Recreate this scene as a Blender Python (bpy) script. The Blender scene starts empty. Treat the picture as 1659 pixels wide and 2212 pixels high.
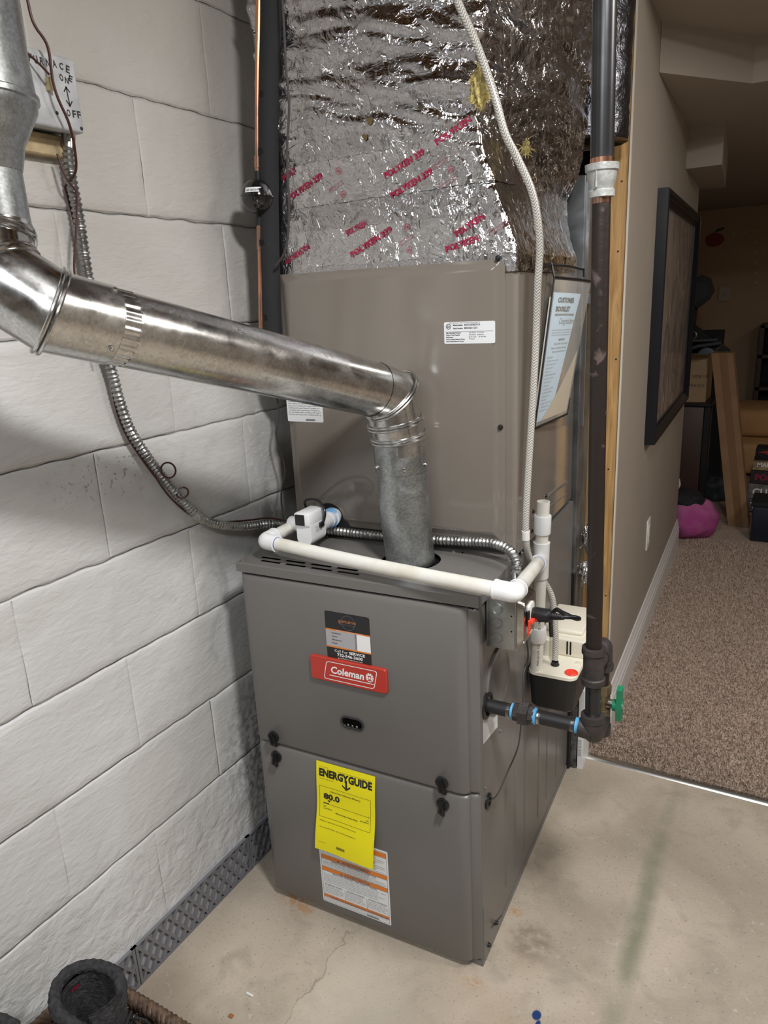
import bpy, bmesh, math, random
import numpy as np
from mathutils import Vector, Matrix, noise
random.seed(7)
C = bpy.context.scene.collection
# ------------------------------------------------------------------ camera, world, lights, exposure
sc = bpy.context.scene
cam = bpy.data.cameras.new('camera'); co = bpy.data.objects.new('camera', cam); C.objects.link(co)
CP = Vector((1.0946, -0.8979, 1.3550)); yaw, pitch, roll = -0.5287, 0.2832, -0.0486
cfw = Vector((math.sin(yaw)*math.cos(pitch), math.cos(yaw)*math.cos(pitch), -math.sin(pitch)))
crt = Vector((math.cos(yaw), -math.sin(yaw), 0)); cup = crt.cross(cfw)
r_ = crt*math.cos(roll)+cup*math.sin(roll); u_ = cup*math.cos(roll)-crt*math.sin(roll)
mw = Matrix((r_, u_, -cfw)).transposed().to_4x4(); mw.translation = CP
co.matrix_world = mw
cam.sensor_fit = 'HORIZONTAL'; cam.sensor_width = 36; cam.lens = 1569.6/1659*36; cam.clip_start = 0.02
sc.camera = co
w = bpy.data.worlds.new('world'); sc.world = w; w.use_nodes = True
w.node_tree.nodes['Background'].inputs[0].default_value = (1, .93, .85, 1)
w.node_tree.nodes['Background'].inputs[1].default_value = 0.10
sc.view_settings.view_transform = 'Standard'; sc.view_settings.look = 'None'
sc.view_settings.exposure = -0.42; sc.view_settings.gamma = 1; sc.view_settings.use_curve_mapping = False
def lamp(name, loc, target, size, power, col=(1, .95, .88), size_y=None, spread=None):
    l = bpy.data.lights.new(name, 'AREA'); l.energy = power; l.size = size; l.color = col
    if size_y: l.shape = 'RECTANGLE'; l.size_y = size_y
    if spread: l.spread = spread
    o = bpy.data.objects.new(name, l); C.objects.link(o); o.location = loc
    o.rotation_euler = (Vector(target)-Vector(loc)).to_track_quat('-Z', 'Y').to_euler()
    return o
lamp('ceiling_lamp', (1.30, -0.45, 2.235), (1.10, -0.40, 0.0), 0.20, 41, (1, .99, .975))
lamp('fill_light', (0.95, -1.70, 2.2), (0.80, -1.40, 0.0), 0.9, 33, (.93, .97, 1), 0.25)  # added soft fill for the furnace front, no such fixture known
lamp('room_lamp', (2.1, 0.6, 2.2), (1.7, 1.0, 0.0), 0.45, 30, (1, .95, .89))
lamp('hall_lamp', (1.9, 4.6, 1.93), (1.0, 4.4, 0.3), 0.4, 3.6, (1, .80, .58))

# ------------------------------------------------------------------ helpers
FO = Vector((0.1006, 0.1978, 0)); FY = 0.0429
FR = Matrix.Translation(FO) @ Matrix.Rotation(FY, 4, 'Z')
def W(a, b, c=0): return FR @ Vector((a, b, c))

class M:
    def __init__(s): s.v = []; s.f = []; s.m = []; s.uv = []
    def add(s, vs, fs, mi=0, uvs=None):
        o = len(s.v); s.v += [tuple(v) for v in vs]
        for k, f in enumerate(fs):
            s.f.append(tuple(i+o for i in f)); s.m.append(mi)
            s.uv.append(uvs[k] if uvs else None)
        return s
    def box(s, x0, x1, y0, y1, z0, z1, mi=0):
        vs = [(x, y, z) for z in (z0, z1) for y in (y0, y1) for x in (x0, x1)]
        return s.add(vs, [(0,2,3,1),(4,5,7,6),(0,1,5,4),(2,6,7,3),(0,4,6,2),(1,3,7,5)], mi)
    def rbox(s, x0, x1, y0, y1, z0, z1, r=.005, seg=2, mi=0, only=None):
        bm = bmesh.new(); bmesh.ops.create_cube(bm, size=1)
        for v in bm.verts: v.co = Vector((x0+(v.co.x+.5)*(x1-x0), y0+(v.co.y+.5)*(y1-y0), z0+(v.co.z+.5)*(z1-z0)))
        es = [e for e in bm.edges if only is None or only(e.verts[0].co, e.verts[1].co)]
        bmesh.ops.bevel(bm, geom=es, offset=r, segments=seg, affect='EDGES', profile=.5)
        return s.bm(bm, mi)
    def bm(s, bm, mi=0):
        bm.verts.index_update()
        s.add([v.co for v in bm.verts], [[v.index for v in f.verts] for f in bm.faces], mi); bm.free(); return s
    def tube(s, pts, r, n=16, cap=True, mi=0, rf=None, closed=False):
        pts = [Vector(p) for p in pts]; N = len(pts)
        rs = r if isinstance(r, (list, tuple)) else [r]*N
        T = []
        for i in range(N):
            if closed: t = pts[(i+1) % N]-pts[i-1]
            else: t = pts[min(i+1, N-1)]-pts[max(i-1, 0)]
            T.append(t.normalized() if t.length > 1e-9 else Vector((0, 0, 1)))
        up = Vector((0, 0, 1)) if abs(T[0].z) < .9 else Vector((0, 1, 0))
        n0 = (up-T[0]*up.dot(T[0])).normalized(); vs = []; L = 0; Ls = []
        for i in range(N):
            if i:
                n0 = (n0-T[i]*n0.dot(T[i])).normalized(); L += (pts[i]-pts[i-1]).length
            Ls.append(L); b = T[i].cross(n0)
            for j in range(n):
                a = 2*math.pi*j/n; rr = rs[i]*(rf(i, a) if rf else 1)
                vs.append(pts[i]+(n0*math.cos(a)+b*math.sin(a))*rr)
        fs = []; uvs = []
        for i in range(N-(0 if closed else 1)):
            i2 = (i+1) % N
            for j in range(n):
                j2 = (j+1) % n
                fs.append((i*n+j, i2*n+j, i2*n+j2, i*n+j2)[::-1])
                la, lb = Ls[i], Ls[i2] if i2 else L
                uvs.append([(j/n, la), (j/n, lb), ((j+1)/n, lb), ((j+1)/n, la)][::-1])
        if cap and not closed:
            fs += [tuple(range(n)), tuple(range((N-1)*n, N*n))[::-1]]; uvs += [[(0, 0)]*n]*2
            fs[-2] = fs[-2]; 
        return s.add(vs, fs, mi, uvs)
    def cyl(s, p0, p1, r0, r1=None, n=24, cap=True, mi=0):
        return s.tube([p0, p1], [r0, r0 if r1 is None else r1], n, cap, mi)
    def lathe(s, p0, ax, prof, n=24, mi=0, cap=True):
        p0 = Vector(p0); ax = Vector(ax).normalized()
        up = Vector((0, 0, 1)) if abs(ax.z) < .9 else Vector((0, 1, 0))
        e1 = (up-ax*up.dot(ax)).normalized(); e2 = ax.cross(e1); vs = []
        for t, r in prof:
            for j in range(n):
                a = 2*math.pi*j/n; vs.append(p0+ax*t+(e1*math.cos(a)+e2*math.sin(a))*r)
        fs = [(i*n+j, i*n+(j+1) % n, (i+1)*n+(j+1) % n, (i+1)*n+j) for i in range(len(prof)-1) for j in range(n)]
        if cap: fs += [tuple(range(n))[::-1], tuple(range((len(prof)-1)*n, len(prof)*n))]
        return s.add(vs, fs, mi)
    def torus(s, c, ax, R, r, n=32, k=8, mi=0):
        c = Vector(c); ax = Vector(ax).normalized(); up = Vector((0, 0, 1)) if abs(ax.z) < .9 else Vector((0, 1, 0))
        e1 = (up-ax*up.dot(ax)).normalized(); e2 = ax.cross(e1)
        return s.tube([c+(e1*math.cos(2*math.pi*i/n)+e2*math.sin(2*math.pi*i/n))*R for i in range(n)], r, k, False, mi, closed=True)
    def prism(s, poly, fn, d0, d1, mi=0):
        n = len(poly); vs = [fn(x, y, d) for d in (d0, d1) for x, y in poly]
        fs = [tuple(range(n)), tuple(range(n, 2*n))[::-1]]+[(i, i+n, (i+1) % n+n, (i+1) % n) for i in range(n)]
        return s.add(vs, fs, mi)
    def grid(s, fn, nu, nv, mi=0):
        vs = []; 
        for j in range(nv+1):
            for i in range(nu+1): vs.append(fn(i/nu, j/nv))
        fs = []; uvs = []
        for j in range(nv):
            for i in range(nu):
                a = j*(nu+1)+i; fs.append((a, a+1, a+nu+2, a+nu+1))
                uvs.append([(i/nu, j/nv), ((i+1)/nu, j/nv), ((i+1)/nu, (j+1)/nv), (i/nu, (j+1)/nv)])
        return s.add(vs, fs, mi, uvs)

def mesh_of(m, name, mats, org, smooth=35):
    me = bpy.data.meshes.new(name); o = Vector(org)
    me.from_pydata([(v[0]-o.x, v[1]-o.y, v[2]-o.z) for v in m.v], [], m.f)
    if not isinstance(mats, (list, tuple)): mats = [mats]
    for x in mats: me.materials.append(x)
    me.polygons.foreach_set('material_index', m.m)
    if any(u is not None for u in m.uv):
        l = me.uv_layers.new(name='UVMap'); fl = []
        for u, f in zip(m.uv, m.f):
            for k in range(len(f)): fl += list(u[k]) if u else [0, 0]
        l.data.foreach_set('uv', fl)
    me.validate(); me.update()
    if smooth:
        me.shade_smooth(); me.set_sharp_from_angle(angle=math.radians(smooth))
    return me
class T:
    """a thing: an Empty at its base, its parts given in frame F (furnace) or W (world) coordinates"""
    def __init__(s, name, label, cat, org, frame='F', group=None, kind=None):
        s.org = Vector(org); s.frame = frame
        s.o = bpy.data.objects.new(name, None); C.objects.link(s.o)
        s.place(s.o); s.tags(s.o, label, cat, group, kind)
    def place(s, o):
        o.matrix_world = (FR if s.frame == 'F' else Matrix.Identity(4)) @ Matrix.Translation(s.org)
    def tags(s, o, label, cat, group, kind):
        if label: o['label'] = label
        if cat: o['category'] = cat
        if group: o['group'] = group
        if kind: o['kind'] = kind
    def part(s, name, m, mats, parent=None, label=None, smooth=35, kind=None):
        o = bpy.data.objects.new(name, mesh_of(m, name, mats, s.org, smooth)); C.objects.link(o)
        o.parent = parent or s.o
        if label: o['label'] = label
        if kind: o['kind'] = kind
        return o
def solo(name, m, mats, label=None, cat=None, org=(0, 0, 0), frame='W', group=None, kind=None, smooth=35):
    o = bpy.data.objects.new(name, mesh_of(m, name, mats, org, smooth)); C.objects.link(o)
    o.matrix_world = (FR if frame == 'F' else Matrix.Identity(4)) @ Matrix.Translation(Vector(org))
    for k, v in (('label', label), ('category', cat), ('group', group), ('kind', kind)):
        if v: o[k] = v
    return o
def cr(pts, n=8):
    """Catmull-Rom through points"""
    P = [Vector(p) for p in pts]; P = [P[0]*2-P[1]]+P+[P[-1]*2-P[-2]]; out = []
    for i in range(1, len(P)-2):
        a, b, c, d = P[i-1:i+3]
        for k in range(n):
            t = k/n; out.append(.5*((2*b)+(c-a)*t+(2*a-5*b+4*c-d)*t*t+(3*b-a-3*c+d)*t**3))
    out.append(P[-2]); return out
def resample(pts, step):
    out = [pts[0]]; acc = 0
    for a, b in zip(pts, pts[1:]):
        L = (b-a).length
        while acc+L >= step:
            t = (step-acc)/L; a = a+(b-a)*t; out.append(a.copy()); L = (b-a).length; acc = 0
        acc += L
    return out
_tc = {}
def text2d(s, size, bold=0, shear=0):
    k = (s, size, bold, shear)
    if k in _tc: return _tc[k]
    c = bpy.data.curves.new('txt', 'FONT'); c.body = s; c.size = size; c.offset = bold; c.shear = shear; c.resolution_u = 2
    o = bpy.data.objects.new('txt', c); C.objects.link(o)
    bpy.context.view_layer.update()
    me = bpy.data.meshes.new_from_object(o.evaluated_get(bpy.context.evaluated_depsgraph_get()))
    vs = [(v.co.x, v.co.y) for v in me.vertices]; fs = [tuple(p.vertices) for p in me.polygons]
    bpy.data.objects.remove(o); bpy.data.curves.remove(c); bpy.data.meshes.remove(me)
    _tc[k] = (vs, fs); return _tc[k]
def put_text(m, s, x, y, h, fn, width=None, align='l', ang=0, bold=0, mi=0, shear=0, flip=False):
    """cap height h, at (x, y) baseline left / centre; fn(x, y) -> 3D"""
    vs, fs = text2d(s, 1.0, bold, shear)
    if not vs: return
    x0 = min(v[0] for v in vs); x1 = max(v[0] for v in vs); k = h/.69; kx = k if width is None else width/(x1-x0)
    sx = {'l': -x0*kx, 'c': -(x0+x1)/2*kx, 'r': -x1*kx}[align]
    ca, sa = math.cos(ang), math.sin(ang); out = []
    for vx, vy in vs:
        px, py = vx*kx+sx, vy*k
        out.append(fn(x+px*ca-py*sa, y+px*sa+py*ca))
    m.add(out, [f for f in fs], mi)
def rect(m, x0, x1, y0, y1, fn, mi=0, n=1):
    for i in range(n):
        a, b = x0+(x1-x0)*i/n, x0+(x1-x0)*(i+1)/n
        m.add([fn(a, y0), fn(b, y0), fn(b, y1), fn(a, y1)], [(0, 1, 2, 3)], mi)
def ring2d(m, x, y, r, t, fn, n=24, mi=0, sx=1):
    vs = []
    for i in range(n):
        a = 2*math.pi*i/n
        vs += [fn(x+sx*r*math.cos(a), y+r*math.sin(a)), fn(x+sx*(r-t)*math.cos(a), y+(r-t)*math.sin(a))]
    m.add(vs, [(2*i, 2*((i+1) % n), 2*((i+1) % n)+1, 2*i+1) for i in range(n)], mi)
def poly2d(m, pts, fn, mi=0): m.add([fn(*q) for q in pts], [tuple(range(len(pts)))], mi)

# ------------------------------------------------------------------ materials
def mat(name, col, rough=.5, metal=0., var=0, vscale=8, col2=None, bump=0, bscale=60, coat=0, spec=None, alpha=None, trans=None, bdist=.002, detail=4, distort=0, lo=.35, hi=.65):
    m = bpy.data.materials.new(name); m.use_nodes = True; nt = m.node_tree; b = nt.nodes['Principled BSDF']
    b.inputs['Base Color'].default_value = (*col, 1); b.inputs['Roughness'].default_value = rough; b.inputs['Metallic'].default_value = metal
    if coat: b.inputs['Coat Weight'].default_value = coat; b.inputs['Coat Roughness'].default_value = .12
    if spec is not None: b.inputs['Specular IOR Level'].default_value = spec
    if alpha is not None: b.inputs['Alpha'].default_value = alpha
    if trans: b.inputs['Transmission Weight'].default_value = trans
    tc = nt.nodes.new('ShaderNodeTexCoord')
    if var or col2:
        n = nt.nodes.new('ShaderNodeTexNoise'); n.inputs['Scale'].default_value = vscale; n.inputs['Detail'].default_value = detail; n.inputs['Distortion'].default_value = distort
        nt.links.new(tc.outputs['Object'], n.inputs['Vector'])
        r = nt.nodes.new('ShaderNodeMapRange'); r.inputs[1].default_value = lo; r.inputs[2].default_value = hi
        nt.links.new(n.outputs['Fac'], r.inputs[0])
        mx = nt.nodes.new('ShaderNodeMix'); mx.data_type = 'RGBA'
        c2 = col2 or tuple(max(0, c*(1-var)) for c in col); c1 = col if col2 else tuple(min(1, c*(1+var)) for c in col)
        mx.inputs[6].default_value = (*c1, 1); mx.inputs[7].default_value = (*c2, 1)
        nt.links.new(r.outputs[0], mx.inputs[0]); nt.links.new(mx.outputs[2], b.inputs['Base Color'])
    if bump:
        n = nt.nodes.new('ShaderNodeTexNoise'); n.inputs['Scale'].default_value = bscale; n.inputs['Detail'].default_value = 3
        nt.links.new(tc.outputs['Object'], n.inputs['Vector'])
        bp = nt.nodes.new('ShaderNodeBump'); bp.inputs['Strength'].default_value = bump; bp.inputs['Distance'].default_value = bdist
        nt.links.new(n.outputs['Fac'], bp.inputs['Height']); nt.links.new(bp.outputs[0], b.inputs['Normal'])
    return m
class NT:
    def __init__(s, m): s.nt = m.node_tree; s.b = s.nt.nodes['Principled BSDF']
    def n(s, t, **kw):
        x = s.nt.nodes.new('ShaderNode'+t)
        for k, v in kw.items():
            if k.startswith('i_'):
                key = k[2:]; x.inputs[int(key) if key.isdigit() else key.replace('_', ' ')].default_value = v
            else: setattr(x, k, v)
        return x
    def l(s, a, b): s.nt.links.new(a, b)
    def mix(s, fac, c1, c2):
        x = s.n('Mix', data_type='RGBA')
        for i, v in ((0, fac), (6, c1), (7, c2)):
            if hasattr(v, 'is_output') or isinstance(v, bpy.types.NodeSocket): s.l(v, x.inputs[i])
            else: x.inputs[i].default_value = v if i == 0 else (*v, 1)
        return x.outputs[2]
    def rng(s, v, a, b, c=0., d=1.):
        x = s.n('MapRange', i_1=a, i_2=b, i_3=c, i_4=d); s.l(v, x.inputs[0]); return x.outputs[0]
    def noise(s, vec, scale, detail=4, dist=0.):
        x = s.n('TexNoise', i_Scale=scale, i_Detail=detail, i_Distortion=dist); s.l(vec, x.inputs['Vector']); return x.outputs['Fac']
    def math(s, op, a, b=None):
        x = s.n('Math', operation=op)
        for i, v in ((0, a), (1, b)):
            if v is None: continue
            if isinstance(v, bpy.types.NodeSocket): s.l(v, x.inputs[i])
            else: x.inputs[i].default_value = v
        return x.outputs[0]
    def blob(s, vec, c, r, soft=.5, sc=(1, 1, 1), rot=0):
        mp = s.n('Mapping', vector_type='TEXTURE'); mp.inputs['Location'].default_value = c; mp.inputs['Rotation'].default_value = (0, 0, rot); mp.inputs['Scale'].default_value = tuple(r*q for q in sc)
        s.l(vec, mp.inputs[0]); ln = s.n('VectorMath', operation='LENGTH'); s.l(mp.outputs[0], ln.inputs[0])
        return s.rng(ln.outputs['Value'], 1, 1-soft)

m_paint = mat('taupe_paint', (.158, .150, .143), .34, var=.05, vscale=3, bump=.12, bscale=900, bdist=.0004)
m_coil = mat('glossy_taupe_paint', (.205, .180, .154), .12, var=.05, vscale=2, coat=.35)
m_black = mat('black_plastic', (.012, .012, .013), .35)
m_blackmat = mat('black_matte', (.010, .010, .012), .8)
m_dark = mat('dark_void', (.004, .004, .005), .9)
m_pvc = mat('white_pipe_plastic', (.80, .79, .74), .32, col2=(.68, .65, .55), vscale=14, lo=.5, hi=.75)
m_fit = mat('white_fitting_plastic', (.84, .85, .86), .28)
m_bluep = mat('blue_primer', (.05, .12, .45), .4)
m_white = mat('white_plastic', (.82, .81, .77), .35)
m_label = mat('label_paper', (.80, .82, .84), .45)
m_ink = mat('black_ink', (.02, .02, .022), .6)
m_grayink = mat('grey_ink', (.16, .17, .19), .6)
m_orange = mat('orange_print', (.75, .22, .03), .5)
m_yellow = mat('yellow_paper', (.93, .83, .01), .55)
m_red = mat('red_badge', (.50, .045, .03), .3)
m_wprint = mat('white_print', (.9, .9, .9), .4)
m_crim = mat('crimson_print', (.34, .015, .06), .45)
m_redp = mat('red_plastic', (.85, .06, .03), .35)
m_green = mat('green_plastic', (.015, .20, .10), .35)
m_iron = mat('black_iron', (.035, .030, .030), .42, .4, col2=(.05, .028, .022), vscale=30, bump=.3, bscale=200)
m_iron2 = mat('cast_iron', (.055, .048, .047), .55, .35, var=.2, vscale=40, bump=.4, bscale=300)
m_rust = mat('rusty_brown_iron', (.024, .017, .0145), .42, .25, col2=(.12, .085, .078), vscale=22, lo=.62, hi=.68, bump=.3, bscale=90, distort=1)
m_galvfit = mat('galvanized_casting', (.45, .46, .45), .5, .5, var=.18, vscale=40, bump=.4, bscale=150)
m_steel = mat('bright_steel', (.6, .6, .58), .25, 1)
m_screw = mat('screw_steel', (.65, .65, .65), .2, 1)
m_brass = mat('dull_brass', (.22, .17, .10), .45, .7, var=.2, vscale=60)
m_tape = mat('blue_thread_seal', (.12, .42, .75), .5)
m_copper = mat('copper_pipe', (.90, .42, .24), .25, 1, col2=(.42, .26, .20), vscale=9, lo=.45, hi=.6)
m_foam = mat('black_foam', (.018, .018, .020), .85, bump=.6, bscale=35, bdist=.004)
m_wood = mat('pine_wood', (.62, .40, .19), .55, bump=.1)
m_card = mat('cardboard', (.27, .155, .080), .8, var=.12, vscale=6)
m_card2 = mat('light_cardboard', (.36, .25, .14), .8, var=.1, vscale=6)
m_trim = mat('white_trim_paint', (.72, .71, .69), .4)
m_wall = mat('taupe_wall_paint', (.36, .315, .265), .6, var=.03, vscale=4, bump=.15, bscale=250, bdist=.0006)
m_wallfar = mat('tan_wall_paint', (.38, .27, .17), .7)
m_ceil = mat('ceiling_paint', (.36, .31, .26), .8, bump=.2, bscale=180)
m_brownw = mat('brown_cable', (.060, .014, .010), .4)
m_grayw = mat('dark_grey_cable', (.05, .045, .042), .5)
m_foot = mat('label_tan', (.5, .42, .3), .5)
m_glass = mat('picture_glass', (.5, .5, .5), .04, 0, alpha=.18)
m_frame = mat('black_lacquer', (.005, .006, .009), .3)
m_plug = mat('rubber_black', (.012, .012, .014), .4)
m_lead = mat('galvanized_duct', (.16, .17, .175), .42, .75, var=.35, vscale=10, distort=1)
m_suede = mat('boot_leather', (.016, .016, .018), .55, var=.2, vscale=30)
m_fleece = mat('dark_fleece', (.030, .029, .032), .95, var=.4, vscale=120, bump=1, bscale=220, bdist=.004)
m_wicker = mat('brown_wicker', (.16, .10, .065), .6, col2=(.05, .03, .02), vscale=70, bump=.6, bscale=180)
m_gray = mat('grey_strip_plastic', (.17, .17, .185), .45)
m_graylit = mat('grey_strip_lit_recess', (.36, .36, .38), .7)  # paler than the bars: light caught in the holes put into the colour
m_darkwood = mat('dark_wood', (.045, .020, .014), .5, var=.2, vscale=5)
m_tan = mat('tan_cloth', (.50, .29, .13), .85, var=.08, vscale=4)
m_pink = mat('pink_plush', (.50, .16, .34), .9, col2=(.40, .06, .24), vscale=6, bump=.5, bscale=200)
m_fiber = mat('yellow_glass_fibre', (.52, .43, .17), .95, var=.3, vscale=50, bump=1, bscale=120, bdist=.006)

# wood grain along z
n = NT(m_wood); tc = n.n('TexCoord'); mp = n.n('Mapping'); mp.inputs['Scale'].default_value = (1, 1, .07); n.l(tc.outputs['Object'], mp.inputs[0])
f1 = n.noise(mp.outputs[0], 60, 5, 1.5)
n.l(n.mix(n.rng(f1, .4, .62), (.60, .37, .15), (.40, .215, .075)), n.b.inputs['Base Color'])
# galvanized sheet: spangle cells
def galv(name, base, lo, hi, rough, scale=160, streak=0):
    m = mat(name, base, rough, 1); n = NT(m); tc = n.n('TexCoord')
    v = n.n('TexVoronoi', i_Scale=scale); n.l(tc.outputs['Object'], v.inputs['Vector'])
    sep = n.n('SeparateColor'); n.l(v.outputs['Color'], sep.inputs[0])
    ns = n.noise(tc.outputs['Object'], 22, 5, .6)
    k = n.math('MULTIPLY', n.math('ADD', n.rng(sep.outputs[0], 0, 1, 0, .55), ns), .9)
    n.l(n.mix(n.rng(k, .25, .95), lo, hi), n.b.inputs['Base Color'])
    n.l(n.rng(ns, .3, .7, rough-.06, rough+.12), n.b.inputs['Roughness'])
    bp = n.n('Bump', i_Strength=.12, i_Distance=.002); n.l(n.noise(tc.outputs['Object'], 9, 3, .4), bp.inputs['Height']); n.l(bp.outputs[0], n.b.inputs['Normal'])
    return m
m_flue = galv('shiny_galvanized', (.7, .7, .7), (.48, .48, .47), (.72, .72, .71), .2, 260)
m_flue2 = galv('dull_galvanized', (.55, .57, .58), (.29, .31, .32), (.53, .56, .57), .36, 330)
m_flex = galv('conduit_metal', (.5, .5, .5), (.26, .26, .26), (.42, .42, .41), .38, 200)
m_boxm = galv('box_steel', (.5, .5, .5), (.36, .38, .38), (.46, .48, .48), .42, 140)
m_boxs = galv('shiny_box_steel', (.6, .6, .58), (.45, .44, .42), (.62, .61, .58), .25, 90)
# painted concrete block
def block_mat():
    m = mat('painted_block', (.56, .55, .53), .55); n = NT(m); tc = n.n('TexCoord'); g = n.n('NewGeometry'); P = g.outputs['Position']
    base = n.mix(n.rng(n.noise(P, 2.3, 5, .8), .35, .65), (.63, .635, .64), (.53, .525, .51))
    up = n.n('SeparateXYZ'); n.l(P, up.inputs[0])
    base = n.mix(n.rng(up.outputs[2], .9, 1.9, 0, .85), base, (.42, .39, .345))  # beige paint higher up; part of the darkening is shade put into the colour
    st = n.math('MULTIPLY', n.rng(n.noise(P, 7, 6, 1.2), .56, .68), n.blob(P, (0, .40, .75), .55, .8))
    base = n.mix(n.math('MULTIPLY', st, .55), base, (.27, .26, .24))
    mo = n.math('MULTIPLY', n.rng(n.noise(P, 60, 5), .46, .56), n.blob(P, (0, .42, .30), .28, .7))
    base = n.mix(n.math('MULTIPLY', mo, .8), base, (.10, .10, .10))
    dk = n.math('MULTIPLY', n.rng(n.noise(P, 4, 4, .6), .5, .6), n.blob(P, (0, .33, .87), .14, .6))
    base = n.mix(n.math('MULTIPLY', dk, .5), base, (.30, .29, .28))
    sc_ = n.math('MULTIPLY', n.rng(n.noise(P, 90, 3), .60, .66), n.blob(P, (0, -.02, 1.07), .16, .6, (1, 1, .35)))
    base = n.mix(n.math('MULTIPLY', sc_, .6), base, (.14, .11, .10))
    fl = n.math('MULTIPLY', n.rng(n.noise(P, 35, 5, .5), .58, .63), n.blob(P, (0, .42, 1.0), .16, .5, (1, .35, 3)))
    base = n.mix(n.math('MULTIPLY', fl, .6), base, (.82, .81, .79))
    n.l(base, n.b.inputs['Base Color'])
    mp = n.n('Mapping'); mp.inputs['Scale'].default_value = (1, .55, 1.3); n.l(P, mp.inputs[0])
    h1 = n.noise(mp.outputs[0], 85, 4, .5); h2 = n.noise(mp.outputs[0], 17, 3, .8)
    low = n.rng(up.outputs[2], .42, .2)
    h3 = n.math('MULTIPLY', n.noise(P, 24, 6, .5), low)
    h = n.math('ADD', n.math('ADD', n.math('MULTIPLY', h1, .4), n.math('MULTIPLY', h2, .6)), n.math('MULTIPLY', h3, 2.6))
    bp = n.n('Bump', i_Strength=.9, i_Distance=.0038); n.l(h, bp.inputs['Height']); n.l(bp.outputs[0], n.b.inputs['Normal'])
    return m
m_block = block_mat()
def floor_mat():
    m = mat('concrete_floor', (.45, .41, .34), .6); n = NT(m); P = n.n('NewGeometry').outputs['Position']
    b = n.mix(n.rng(n.noise(P, 3.2, 6, .6), .3, .7), (.53, .455, .37), (.32, .270, .21))
    b = n.mix(n.math('MULTIPLY', n.rng(n.noise(P, 11, 6, 1), .52, .7), .5), b, (.30, .265, .21))
    b = n.mix(n.math('MULTIPLY', n.rng(n.noise(P, 170, 3), .62, .70), .6), b, (.16, .145, .12))
    b = n.mix(n.math('MULTIPLY', n.rng(n.noise(P, 45, 4, 2), .66, .72), .4), b, (.62, .58, .50))
    # painted / worn stains that lie on the slab
    g = n.math('MULTIPLY', n.blob(P, (.895, .52, 0), .032, .75, (1, 17, 1), 0.), n.rng(n.noise(P, 9, 4), .25, .55))
    b = n.mix(n.math('MULTIPLY', g, .8), b, (.19, .205, .135))
    sp_ = n.n('SeparateXYZ'); n.l(P, sp_.inputs[0]); cr_ = n.math('ADD', sp_.outputs[0], n.math('MULTIPLY', n.noise(P, 14, 5), -.09))
    cr_ = n.math('ABSOLUTE', n.math('ADD', cr_, -.292)); cr_ = n.math('MULTIPLY', n.rng(cr_, .0022, .0006), n.blob(P, (.34, .03, 0), .16, .2))
    b = n.mix(n.math('MULTIPLY', cr_, .5), b, (.14, .12, .095))
    lt = n.math('MULTIPLY', n.rng(n.math('ADD', sp_.outputs[0], n.math('MULTIPLY', n.noise(P, 14, 5), -.09)), .290, .296), n.blob(P, (.44, .0, 0), .20, .7))
    b = n.mix(n.math('MULTIPLY', lt, .35), b, (.62, .57, .48))
    c = n.math('MULTIPLY', n.blob(P, (.697, .322, 0), .06, .5), n.rng(n.noise(P, 40, 4), .3, .6))
    b = n.mix(n.math('MULTIPLY', c, .65), b, (.16, .13, .10))
    for q, r, s in (((.156, .184, 0), .045, .75), ((.64, .385, 0), .022, .7), ((.623, .175, 0), .03, .5), ((.20, .17, 0), .035, .6)):
        r1 = n.math('MULTIPLY', n.blob(P, q, r, .8, (1.3, .7, 1)), n.rng(n.noise(P, 60, 4, 1), .42, .6))
        b = n.mix(n.math('MULTIPLY', r1, s), b, (.42, .20, .06))
    br = n.math('MULTIPLY', n.blob(P, (.72, .16, 0), .22, .8), n.rng(n.noise(P, 6, 4), .4, .65))
    b = n.mix(n.math('MULTIPLY', br, .35), b, (.38, .27, .16))
    dk = n.math('MULTIPLY', n.blob(P, (.62, .50, 0), .14, .9), n.rng(n.noise(P, 30, 5, 1), .42, .6))
    b = n.mix(n.math('MULTIPLY', dk, .3), b, (.17, .15, .125))
    for q, r, sxy in (((.763, .166, 0), .010, (1, 1.25, 1)), ((.771, .148, 0), .006, (.9, 2, 1))):
        b = n.mix(n.blob(P, q, r, .25, sxy), b, (.006, .035, .15))
    n.l(b, n.b.inputs['Base Color'])
    bp = n.n('Bump', i_Strength=.5, i_Distance=.0016); n.l(n.math('ADD', n.noise(P, 150, 5), n.noise(P, 14, 4, 1)), bp.inputs['Height']); n.l(bp.outputs[0], n.b.inputs['Normal'])
    return m
m_floor = floor_mat()
def carpet_mat(name):
    m = mat(name, (.4, .3, .22), .95); n = NT(m); P = n.n('NewGeometry').outputs['Position']
    f = n.noise(P, 110, 3, .5)
    b = n.mix(n.rng(f, .56, .62), (.60, .47, .39), (.13, .085, .06))
    b = n.mix(n.rng(n.noise(P, 260, 2), .35, .6), b, (.44, .34, .27))
    n.l(b, n.b.inputs['Base Color'])
    bp = n.n('Bump', i_Strength=1., i_Distance=.006); n.l(f, bp.inputs['Height']); n.l(bp.outputs[0], n.b.inputs['Normal'])
    return m
m_carpet = carpet_mat('speckled_carpet')
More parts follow.
